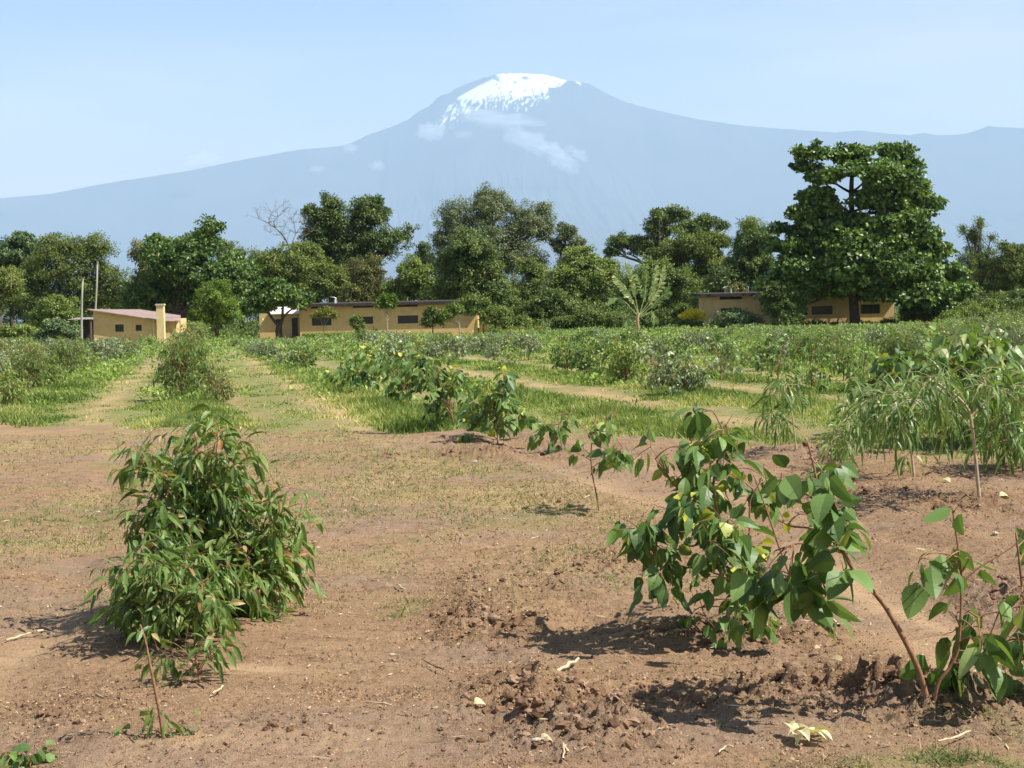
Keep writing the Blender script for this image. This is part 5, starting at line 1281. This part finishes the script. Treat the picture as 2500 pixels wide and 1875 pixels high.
# ---- right row: pale stems with long drooping leaves
def right_row():
    G2 = 'young trees with drooping leaves in the right row'
    traced('young_tree', 'young tree on a bare pale stem forking in a wide Y at the right', (2392,1218),
        [([(2392,1218),(2385,1150),(2378,1080),(2372,1030),(2366,1000),(2340,970),(2310,950),(2290,935),(2270,930)], .016, .006), ([(2368,1020),(2400,985),(2430,965),(2460,948)], .010, .004), ([(2370,1045),(2340,1010),(2300,1000),(2270,985),(2240,975)], .008, .003),
         ([(2310,950),(2300,965),(2260,940),(2230,925)], .006, .003), ([(2430,965),(2400,935),(2375,925)], .005, .002)],
        [(2240,960,40,25),(2280,930,40,20),(2230,1000,50,30),(2290,1030,40,30),(2320,985,30,25),(2440,930,50,30),(2400,960,40,25)], 26, 51, kind='willow', mat='willow', stem=STEM_P, lscale=1.35, twl=.25, nleaf=6, ntw=2, dpt=.5, group=G2)
    traced('young_tree', 'leaning young tree with feathery leaves left of the pale forked one', (2232,1158),
        [([(2232,1158),(2225,1100),(2215,1050),(2200,1010),(2195,985)], .013, .005), ([(2225,1100),(2215,1110),(2205,1130)], .005, .002)],
        [(2170,960,50,30),(2150,1000,40,30),(2210,950,40,30),(2210,1130,14,30),(2130,980,30,30),(2180,1010,40,30)], 26, 52, kind='willow', mat='willow', stem=STEM_P, lscale=1.35, twl=.28, nleaf=6, ntw=2, dpt=.6, group=G2)
    traced('young_tree', 'small young tree with fine grass-like leaves at the field edge', (2088,1130),
        [([(2088,1130),(2080,1090),(2072,1040),(2060,990)], .011, .004)],
        [(2060,1060,45,35),(2070,1010,30,30),(2040,1080,35,25),(2080,1090,30,20)], 15, 53, kind='willow', mat='willow', stem=STEM_P, lscale=1.3, twl=.3, nleaf=6, ntw=2, dpt=.6, group=G2, tshift=.12)
    traced('young_tree', 'thin bare-stemmed young tree with one leaf tuft hanging on its left side', (1945,1100),
        [([(1945,1100),(1940,1060),(1935,1020),(1930,990),(1915,950),(1905,935)], .010, .003), ([(1932,1000),(1915,1000),(1900,1010)], .004, .002)],
        [(1890,1025,22,26),(1915,945,30,20),(1870,960,30,16),(1930,965,20,14)], 11, 54, kind='willow', mat='willow', stem=STEM_P, lscale=1.35, twl=.25, nleaf=6, ntw=2, dpt=.4, group=G2)
    px_sapling('young_tree', 'tall large-leaved young tree behind the pale forked one', 'broad', (2330,1085), [(2300,900,70,50),(2380,880,80,60),(2290,960,60,50),(2360,980,90,60),(2420,950,60,60),(2330,850,60,30)], 58, 4, 5, 55, dpt=1.2, tw_len=.35, r0=.02, lscale=1.65, mat='willow', group=G2, tshift=.1, stems=2, young=.06)
    px_sapling('young_tree', 'bushy young tree with long drooping leaves cut by the right edge', 'willow', (2500,1150), [(2480,960,60,60),(2500,1040,60,60),(2450,1080,40,30),(2440,1000,40,40),(2540,1000,60,90)], 46, 4, 6, 56, dpt=.9, tw_len=.3, r0=.016, lscale=1.5, group=G2, stems=2)
    px_sapling('young_tree', 'full leafy young tree between the leaning one and the large-leaved one', 'broad', (2170,1060), [(2150,950,50,40),(2180,905,45,35),(2120,985,40,25)], 24, 4, 5, 57, dpt=1.0, tw_len=.35, r0=.015, lscale=1.6, group=G2, stems=2)
right_row()
# ------------------------------------------------------------------ the many saplings of the field
def prototypes():
    PR = {}
    def mk(key, kind, mat, n, ntw, nleaf, h, w, ls, seed, **kw):
        rng = np.random.default_rng(seed)
        a = rng.random(n)*6.283; r = (.35+.65*rng.random(n)**.5)
        u = rng.random(n); T = np.stack([np.cos(a)*r*w/2*np.sin(.5+2.3*u)**.7, np.sin(a)*r*w/2*np.sin(.5+2.3*u)**.7, h*(.16+.84*u)], 1)
        mb, V, Fq, tf = grow(rng, (0, 0, 0), T, kind, ntw, nleaf, 2, r0=.016, lscale=ls, **kw)
        V[:, 2] = np.maximum(V[:, 2], .01)
        a = mb.build('stem', STEM_P if kw.get('pale') else STEM_R); b = mesh_np('foliage', V, [Fq], PL[mat], attrs={'tint': ('FACE', tf)})
        PR.setdefault(key, []).append((a.data, b.data)); bpy.data.objects.remove(a); bpy.data.objects.remove(b)
    for s in range(3): mk('broad', 'broad', 'broad', 34, 4, 5, 1.25, 1.35, 1.35, 100+s, tw_len=.24, lead=.55, stems=2, young=.05)
    for s in range(2): mk('thin', 'broad', 'broad', 15, 3, 4, 1.15, 1.05, 1.35, 110+s, tw_len=.22, lead=.6, young=.05)
    for s in range(3): mk('bushy', 'broad', 'grey', 48, 5, 5, 1.15, 1.7, 1.25, 120+s, tw_len=.26, lead=.4, stems=3, young=.04)
    for s in range(3): mk('narrow', 'narrow', 'narrow', 48, 5, 6, 1.3, 1.25, 1.35, 130+s, tw_len=.24, lead=.55, stems=2, young=.03)
    for s in range(2): mk('willow', 'willow', 'willow', 34, 4, 6, 1.6, 1.7, 1.4, 140+s, tw_len=.32, lead=.65, young=.04)
    return PR
TONES = {
 'deep green': None,
 'yellow-green': leaf_mat('sapling_leaf_lime', [(0,(0.106,0.159,0.035)),(.4,(0.218,0.310,0.069)),(.75,(0.356,0.437,0.113)),(1,(0.608,0.595,0.202))], .3, .45, .4),
 'grey-green': leaf_mat('sapling_leaf_silver', [(0,(0.093,0.132,0.069)),(.4,(0.192,0.251,0.120)),(.75,(0.305,0.370,0.189)),(1,(0.503,0.555,0.329))], .22, .45, .45),
 'rusty-tipped': leaf_mat('sapling_leaf_rust', [(0,(0.086,0.113,0.032)),(.4,(0.178,0.218,0.057)),(.7,(0.277,0.291,0.089)),(.88,(0.450,0.265,0.101)),(1,(0.595,0.251,0.089))], .26, .45, .45),
}
LMK = [(-400,100,'left photo edge'),(100,215,'grey poles'),(215,300,"gable house's left window"),(300,395,'square chimney'),(395,455,'gable porch'),(455,535,'round bright-green tree'),(535,630,'annex house'),(630,740,'forked tree'),
       (740,850,"middle house's left window"),(850,925,"middle house's middle window"),(925,1035,"middle house's right window"),(1035,1140,'umbrella-shaped tree'),(1140,1230,'yellow pillared wall'),(1230,1330,'clipped lime hedge strip'),
       (1330,1450,'yellow-green bushy tree'),(1450,1560,'banana plant leaves'),(1560,1650,'banana plant stem'),(1650,1728,'bright yellow shrub'),(1728,1850,"right house's left window"),(1850,1975,'dense small tree'),
       (1975,2060,"right house's middle window"),(2060,2180,'largest tree trunk'),(2180,2290,'largest tree flank'),(2290,2400,'creeper shrub'),(2400,2460,'shady trees at the right'),(2460,2900,'right photo edge')]
HAB = {'broad': 'round-leaved sapling', 'thin': 'thin round-leaved sapling', 'bushy': 'wide bushy sapling', 'narrow': 'narrow-leaved sapling', 'willow': 'drooping-leaved young tree'}
def top_lim(px, y):
    lim = np.interp(px, [0, 220, 380, 600, 730, 880, 905, 1000, 1150, 1300, 1700, 2180, 2300, 2500], [812, 818, 812, 822, 822, 800, 795, 808, 812, 796, 792, 790, 768, 756])
    return 1.6 + (806-.0235*px-lim)*y/F
def plant_field():
    PR = prototypes(); rr = random.Random(12); sites = []
    def site(x, y, key, sc, tone=None): sites.append([x, y, key, sc, tone])
    # the row running straight away behind the left clump
    for px, py, h, key in [(445,978,1.15,'narrow'),(490,968,.95,'narrow'),(455,930,1.25,'narrow'),(462,903,1.35,'narrow'),(470,884,1.4,'narrow'),(474,868,1.5,'narrow'),(560,838,1.2,'thin')]:
        c = gp(px, py); site(c.x, c.y, key, h/1.3*1.12, 'rusty-tipped' if py == 903 else None)
    c = gp(535, 985); site(c.x, c.y, 'narrow', .55, 'rusty-tipped')
    # the row starting at the left photo edge
    for px, py, key, sc in [(30,1000,'narrow',1.05),(-40,985,'narrow',1.1),(110,945,'narrow',1.05),(70,962,'narrow',1.1),(170,925,'narrow',1.15),(210,905,'bushy',1.2),(250,888,'bushy',1.15),(285,874,'bushy',1.2),(330,862,'bushy',1.15),(365,852,'bushy',1.1)]:
        c = gp(px, py); site(c.x, c.y, key, sc, rr.choice(['grey-green', 'yellow-green', None]))
    # dense dark bushes in the middle
    for px, py, key, sc in [(1385,912,'broad',1.15),(1440,922,'broad',1.2),(1490,925,'broad',1.05),(1540,890,'broad',1.1),(1590,905,'thin',1.1),(1640,900,'broad',1.1),(1240,905,'thin',1.15),(1205,880,'broad',1.1),(1290,880,'broad',1.0),(740,905,'broad',.95),(700,895,'bushy',1.0),(660,880,'bushy',1.0),(625,866,'bushy',1.1),
                            (1760,930,'thin',.85),(1870,905,'broad',1.0),(1980,960,'thin',.95),(1900,935,'thin',.9),(2060,930,'broad',1.0),(2010,890,'broad',1.1),(2110,960,'thin',.8),(1100,872,'broad',1.2),(1060,866,'broad',1.1)]:
        c = gp(px, py); site(c.x, c.y, key, sc, rr.choice([None, None, 'grey-green']) if sc < 1.15 else None)
    base = [(s[0], s[1]) for s in sites]
    for k in range(-11, 22):
        s = 26 + rr.uniform(0, 3)
        while s < 140:
            s += (2.5 if s < 60 else 3.6 if s < 95 else 5.2)*rr.uniform(.8, 1.25)
            L = k*ROWS + rr.gauss(0, .25); x, y = from_la(L, s)
            if y < 24 or y > 141: continue
            px, py = proj(x, y, 0.0); px = float(px); py = float(py)
            if px < -60 or px > 2570: continue
            if k == 0 and s < 100: continue
            if k == 0: pass
            if k == 1 and s < 60: continue
            if k == -1 and s < 75: continue
            if k in (2,) and s < 34: continue
            if k in (3, 4) and s < 28: continue
            if min((x-a)**2+(y-b)**2 for a, b in base) < 3.5: continue
            dense = (.33 if px < 1250 else .36) if y < 62 else .56
            if px > 1900: dense = .8
            if 760 < px < 1300 and y > 60: dense = .75
            if rr.random() > dense: continue
            if px > 1950: key = rr.choice(['willow', 'broad', 'broad', 'thin', 'bushy', 'narrow'])
            elif px < 420: key = rr.choice(['bushy', 'bushy', 'narrow'])
            else: key = rr.choice(['broad', 'broad', 'thin', 'bushy', 'bushy', 'narrow'])
            sc = rr.uniform(.72, 1.15)*(1.0 if y < 80 else 1.1)
            if px > 2150 and y > 60: sc *= 1.15
            if 715 < px < 1200 and y > 120: sc *= .62
            site(x, y, key, sc, rr.choice([None, None, None, 'yellow-green', 'yellow-green', 'grey-green', 'grey-green', 'rusty-tipped'] if key != 'willow' else [None, None, 'yellow-green']))
    sites.sort(key=lambda q: q[1])
    if len(sites) > 288:
        drop = [q for q in sites if q[1] > 70]; rr.shuffle(drop)
        dd = {id(q) for q in drop[:len(sites)-288]}; sites = [q for q in sites if id(q) not in dd]
    print('field saplings', len(sites))
    cells = {}
    recs = []
    HT = {'broad': 1.45, 'thin': 1.3, 'bushy': 1.35, 'narrow': 1.5, 'willow': 1.75}
    for q in sites:
        px, _ = proj(q[0], q[1], 0.0); px = float(px)
        if 420 < px < 520 and q[1] < 80: continue
        q[3] = max(.38, min(q[3], top_lim(px, q[1])/HT[q[2]]*rr.uniform(.62, 1.06)))
    for x, y, key, sc, tone in sites:
        px, py = proj(x, y, 0.0); px = float(px); py = float(py)
        lm = next((l for a, b, l in LMK if a <= px < b), 'right photo edge')
        hy = 806-.0235*px; dy = py-hy
        dz = 'near the soil' if dy > 150 else 'in the front rows' if dy > 105 else 'in mid field' if dy > 75 else 'in the rear rows' if dy > 56 else 'far back'
        tn = tone or 'deep green'
        size = 'small' if sc < .85 else 'tall' if sc > 1.08 else ''
        recs.append([x, y, key, sc, tone, (f'{size} {tn} {HAB[key]} {dz}, below {lm}' if dy > 0 else '').strip(), px])
    by = {}
    for r in recs: by.setdefault(r[5], []).append(r)
    for lab, L in by.items():
        if len(L) > 1:
            L.sort(key=lambda q: q[6]); nm = {2: ['left', 'right'], 3: ['left', 'middle', 'right']}.get(len(L)) or ['leftmost', 'second', 'third', 'fourth', 'fifth', 'sixth'][:len(L)]
            for r, w in zip(L, nm): r[5] = w + ' ' + r[5]
    for x, y, key, sc, tone, lab, px in recs:
        v = rr.choice(PR[key])
        z = gh(x, y)
        root = empty('sapling' if key != 'willow' else 'young_tree', (x, y, z), lab, 'sapling', 'saplings planted in rows across the grassy field', rz=rr.uniform(0, 6.28))
        root.scale = (sc*rr.uniform(.9, 1.15), sc*rr.uniform(.9, 1.1), sc)
        for nm, me in zip(('stem', 'foliage'), v):
            o = bpy.data.objects.new(nm, me); COL.objects.link(o); o.parent = root
            if nm == 'foliage' and tone:
                o.material_slots[0].link = 'OBJECT'; o.material_slots[0].material = TONES[tone]
plant_field()

WEED = leaf_mat('weed_leaf', [(0,(0.105,0.175,0.041)),(.4,(0.231,0.330,0.074)),(.75,(0.365,0.448,0.114)),(1,(0.589,0.589,0.215))], .35, .6, .2)
WEEDG = leaf_mat('scrub_leaf', [(0,(0.098,0.147,0.061)),(.4,(0.204,0.274,0.108)),(.75,(0.323,0.393,0.167)),(1,(0.534,0.561,0.295))], .3, .6, .2)
def undergrowth():
    """weeds and low scrub that nobody could count"""
    def clumps(n, xf, yf, hmax, ls, mat, name, label, per, spread, keepf=None, tsh=0.):
        y = yf(G.random(n)); x = xf(y, G.random(n)); k = np.ones(n, bool) if keepf is None else keepf(x, y)
        x, y = x[k], y[k]; n = len(x); h = hmax(x, y)*(.35+.75*G.random(n))
        if y.max() < 149: h = np.minimum(h, np.maximum(.12, top_lim(proj(x, y, x*0)[0], y)*(.35+.55*G.random(n))))*np.clip(.75+1.6*fbm(x*.22, y*.12, 3), .3, 1.3)
        X = np.repeat(x, per); Y = np.repeat(y, per); H = np.repeat(h, per); m = len(X); sp = np.repeat(spread*(.5+G.random(n)), per)
        P = np.stack([X+G.normal(0, 1, m)*sp, Y+G.normal(0, 1, m)*sp, H*G.random(m)**.7], 1)
        P[:, 2] += soil_h(P[:, 0], P[:, 1])
        ct = np.repeat(G.random(n), per); Ll = ls(Y)*(.6+.8*G.random(m))
        D = unit(G.normal(0, 1, (m, 3))+np.array([0, 0, .35])); V, Fq = diamonds(P, D, unit(G.normal(0, .7, (m, 3))+np.array([0, -.15, .7])), Ll, Ll*.26)
        o = mesh_np(name, V, [Fq], mat, attrs={'tint': ('FACE', np.clip(.45+tsh+(ct-.5)*.5+G.normal(0, .15, m), 0, 1))})
        tag(o, label, kind='stuff')
    xf = lambda y, r: (r-.5)*.74*y
    def dens_f(x, y):
        px, py = proj(x, y, x*0)
        d = sstep(60, 120, y)*.7 + .45*sstep(1500, 2100, px)*sstep(30, 60, y) + .35*(1-sstep(200, 420, px))*sstep(34, 60, y) + .15*row_strip(x, y)*sstep(25, 40, y)
        return G.random(len(x)) < d*(1-track(x, y)*.9)*np.clip(.6+1.5*fbm(x*.15, y*.08, 3), .05, 1)
    clumps(19000, xf, lambda r: 27*np.exp(r*np.log(148/27)), lambda x, y: np.interp(y, [27, 60, 110, 148], [.28, .45, .62, .70]), lambda y: .06+.0013*y, WEED, 'field_weeds', 'mixed light green weeds between the saplings', 20, .28, dens_f, -.08)
    clumps(7000, xf, lambda r: 60*np.exp(r*np.log(146/60)), lambda x, y: np.interp(y, [27, 60, 110, 148], [.28, .5, .66, .75]), lambda y: .07+.0013*y, WEEDG, 'field_scrub', 'grey-green low scrub in the far part of the field', 22, .32, dens_f, -.1)
    clumps(2200, xf, lambda r: 18*np.exp(r*np.log(70/18)), lambda x, y: .22+0*y, lambda y: .022+.0011*y, WEED, 'near_weeds', 'low broad-leaved weeds in the grass strips', 16, .13, lambda x, y: G.random(len(x)) < grass_mask(x, y)*(1-track(x, y))*row_strip(x, y)*sstep(-.15, .3, fbm(x*.5, y*.3, 3)), -.05)
    def bf(x, y):
        px, py = proj(x, y, x*0); inh = ((px > 700) & (px < 1200) & (y < 160)) | ((px > 1700) & (px < 2200) & (y < 160)) | ((px > 610) & (px < 740) & (y < 163))| ((px > 215) & (px < 450) & (y < 146))
        return ~inh
    clumps(3000, lambda y, r: (r-.5)*.80*y, lambda r: 150+r*85, lambda x, y: 2.2+1.6*fbm(x*.08, y*.05, 3)+np.interp(y, [150, 235], [-.7, 1.0]), lambda y: .26+y*0, LM['dark'], 'understorey', 'dark scrub under the tree line', 70, .75, bf, .1)
undergrowth()

# ------------------------------------------------------------------ sticks, stones and single leaves on the soil
def bits():
    wood = simple_mat('dry_wood', (.62,.47,.30), .8, (.45,.32,.2), 25, .1); dark = simple_mat('dark_wood', (.16,.09,.055), .9, (.10,.06,.04), 25, .1)
    def stick(pts, r, label, mat=wood, up=.02):
        P = []
        for i, (x, y) in enumerate(pts):
            c = gpz(x, y); c.z += up + (r if i else 0); P.append(c)
        b = P[0].copy(); mb = MB(); V = [p for p in P]
        rr = np.random.default_rng(len(label)); t = np.linspace(0, 1, len(V)); tt = np.linspace(0, 1, 9); A = np.array([tuple(v) for v in V]); Q = np.stack([np.interp(tt, t, A[:, k]) for k in range(3)], 1)
        Q[1:-1] += rr.normal(0, r*.5, (7, 3)); mb.tube(Q, r*(1+.2*rr.normal(0, 1, 9)).clip(.6, 1.4), 7)
        o = mb.build('stick', mat, None, smooth=True); o.data.transform(Matrix.Translation(-b)); o.location = b
        tag(o, label, 'stick', 'dry sticks lying on the soil')
    stick([(1328,1672),(1370,1645),(1412,1622)], .0075, 'thick pale dry stick slanting on the clods in the centre foreground')
    stick([(2048,1545),(2028,1525),(2004,1498)], .007, 'pale cut stick lying under the broad-leaved sapling', up=.035)
    stick([(970,1435),(988,1448)], .004, 'short pale stick end standing out left of the clod ridge')
    stick([(1035,1622),(1060,1638),(1085,1648)], .0035, 'thin dark twig left of the thick pale stick', dark)
    stick([(15,1572),(60,1560),(105,1550)], .005, 'pale twig at the left edge beside a straw heap')
    stick([(2290,1822),(2330,1816),(2370,1800)], .004, 'thin pale twig near the bottom right corner')
    stick([(895,1725),(930,1732),(955,1735)], .004, 'straw-coloured split stick right of the nearest thin sapling')
    stick([(520,1705),(545,1688)], .0035, 'short bright straw stalk behind the nearest thin sapling')
    stick([(1375,1860),(1378,1825),(1386,1842)], .004, 'crooked pale twig at the bottom centre of the photo', up=.01)
    stick([(1755,1850),(1775,1835),(1790,1838)], .003, 'small crooked straw twig at the bottom right of centre')
    dl = leaf_mat('dead_leaf', [(0,(.40,.30,.16)),(.5,(.52,.44,.26)),(1,(.66,.62,.36))], .25, .6, .3)
    def leaf(px, py, L, W, yaw, label, tone=.5, up=.5, name='fallen_leaf'):
        c = gpz(px, py); c.z += .012
        V, Fq, tn = blades(np.array([[0, 0, 0]]), np.array([[math.cos(yaw), math.sin(yaw), up*.5]]), np.array([[.2, -.5, 1.0]]), L, W, seg=6, prof=prof_broad, droop=.9, fold=.5, tint=np.array([tone]), curl=.12)
        o = mesh_np(name, V, [Fq], dl, attrs={'tint': ('FACE', tn)}, loc=c); tag(o, label, 'leaf', 'dry leaves lying singly on the soil')
    leaf(1158,1725,.055,.020,.3,'small yellow fallen leaf in the lower centre',.9)
    leaf(1195,1448,.05,.012,1.2,'narrow pale fallen leaf on the clod ridge',.5)
    leaf(2320,1180,.16,.035,2.2,'large pale curled leaf on the soil left of the pale forked tree',1.0)
    leaf(2060,1622,.11,.02,2.6,'long tan dead leaf on the soil left of the leaning stem base',.2)
    leaf(1990,1590,.05,.012,.6,'tiny tan dead leaf under the broad-leaved sapling',.3)
    leaf(2440,1215,.10,.03,0.2,'white-looking dry leaf at the far right of the bare soil',1.0)
    leaf(1320,1812,.05,.018,0.1,'pale buff dead leaf near the bottom centre',.6)
    # heap of wilted pale leaves
    c = gpz(1975, 1805); root = empty('wilted_leaf_heap', tuple(c), 'heap of wilted pale leaves on the soil at the lower right', 'leaves'); rng = np.random.default_rng(9)
    for k in range(9):
        a = rng.random()*6.28; p = np.array([[rng.normal(0, .045), rng.normal(0, .03), .012+rng.random()*.03]])
        V, Fq, tn = blades(p, np.array([[math.cos(a), math.sin(a), .25]]), np.array([[rng.normal(0, .4), rng.normal(0, .4), 1]]), .085, .022, seg=6, prof=prof_broad, droop=.7, fold=.5, tint=np.array([.5+.5*rng.random()]), curl=.1)
        mesh_np('leaf', V, [Fq], dl, root, attrs={'tint': ('FACE', tn)})
    # stones
    import bmesh
    st = simple_mat('stone_pale', (.50,.42,.33), .85, (.36,.29,.22), 30, .2)
    for k, (px, py, s, lab) in enumerate([(1310,1810,.016,'small pale stone near the bottom centre'),(2430,1305,.022,'pale stone on the soil at the far right'),(240,1252,.018,'tiny white stone left of the big clump'),(1160,1130,.03,'small pale stone in the mid soil behind the clods'),(2222,1218,.025,'pale stone by the dark earth patch left of the pale forked stem')]):
        bm = bmesh.new(); bmesh.ops.create_icosphere(bm, subdivisions=3, radius=1)
        for v in bm.verts:
            n_ = float(fbm(np.array([v.co.x*1.4+k*9]), np.array([v.co.y*1.4+v.co.z]), 3)[0]); v.co *= s*(1+.5*n_); v.co.z *= .65
        me = bpy.data.meshes.new('stone'); bm.to_mesh(me); bm.free(); me.materials.append(st)
        o = bpy.data.objects.new('stone', me); COL.objects.link(o); c = gpz(px, py); o.location = (c.x, c.y, c.z+s*.3); tag(o, lab, 'stone', 'single stones on the soil')
bits()
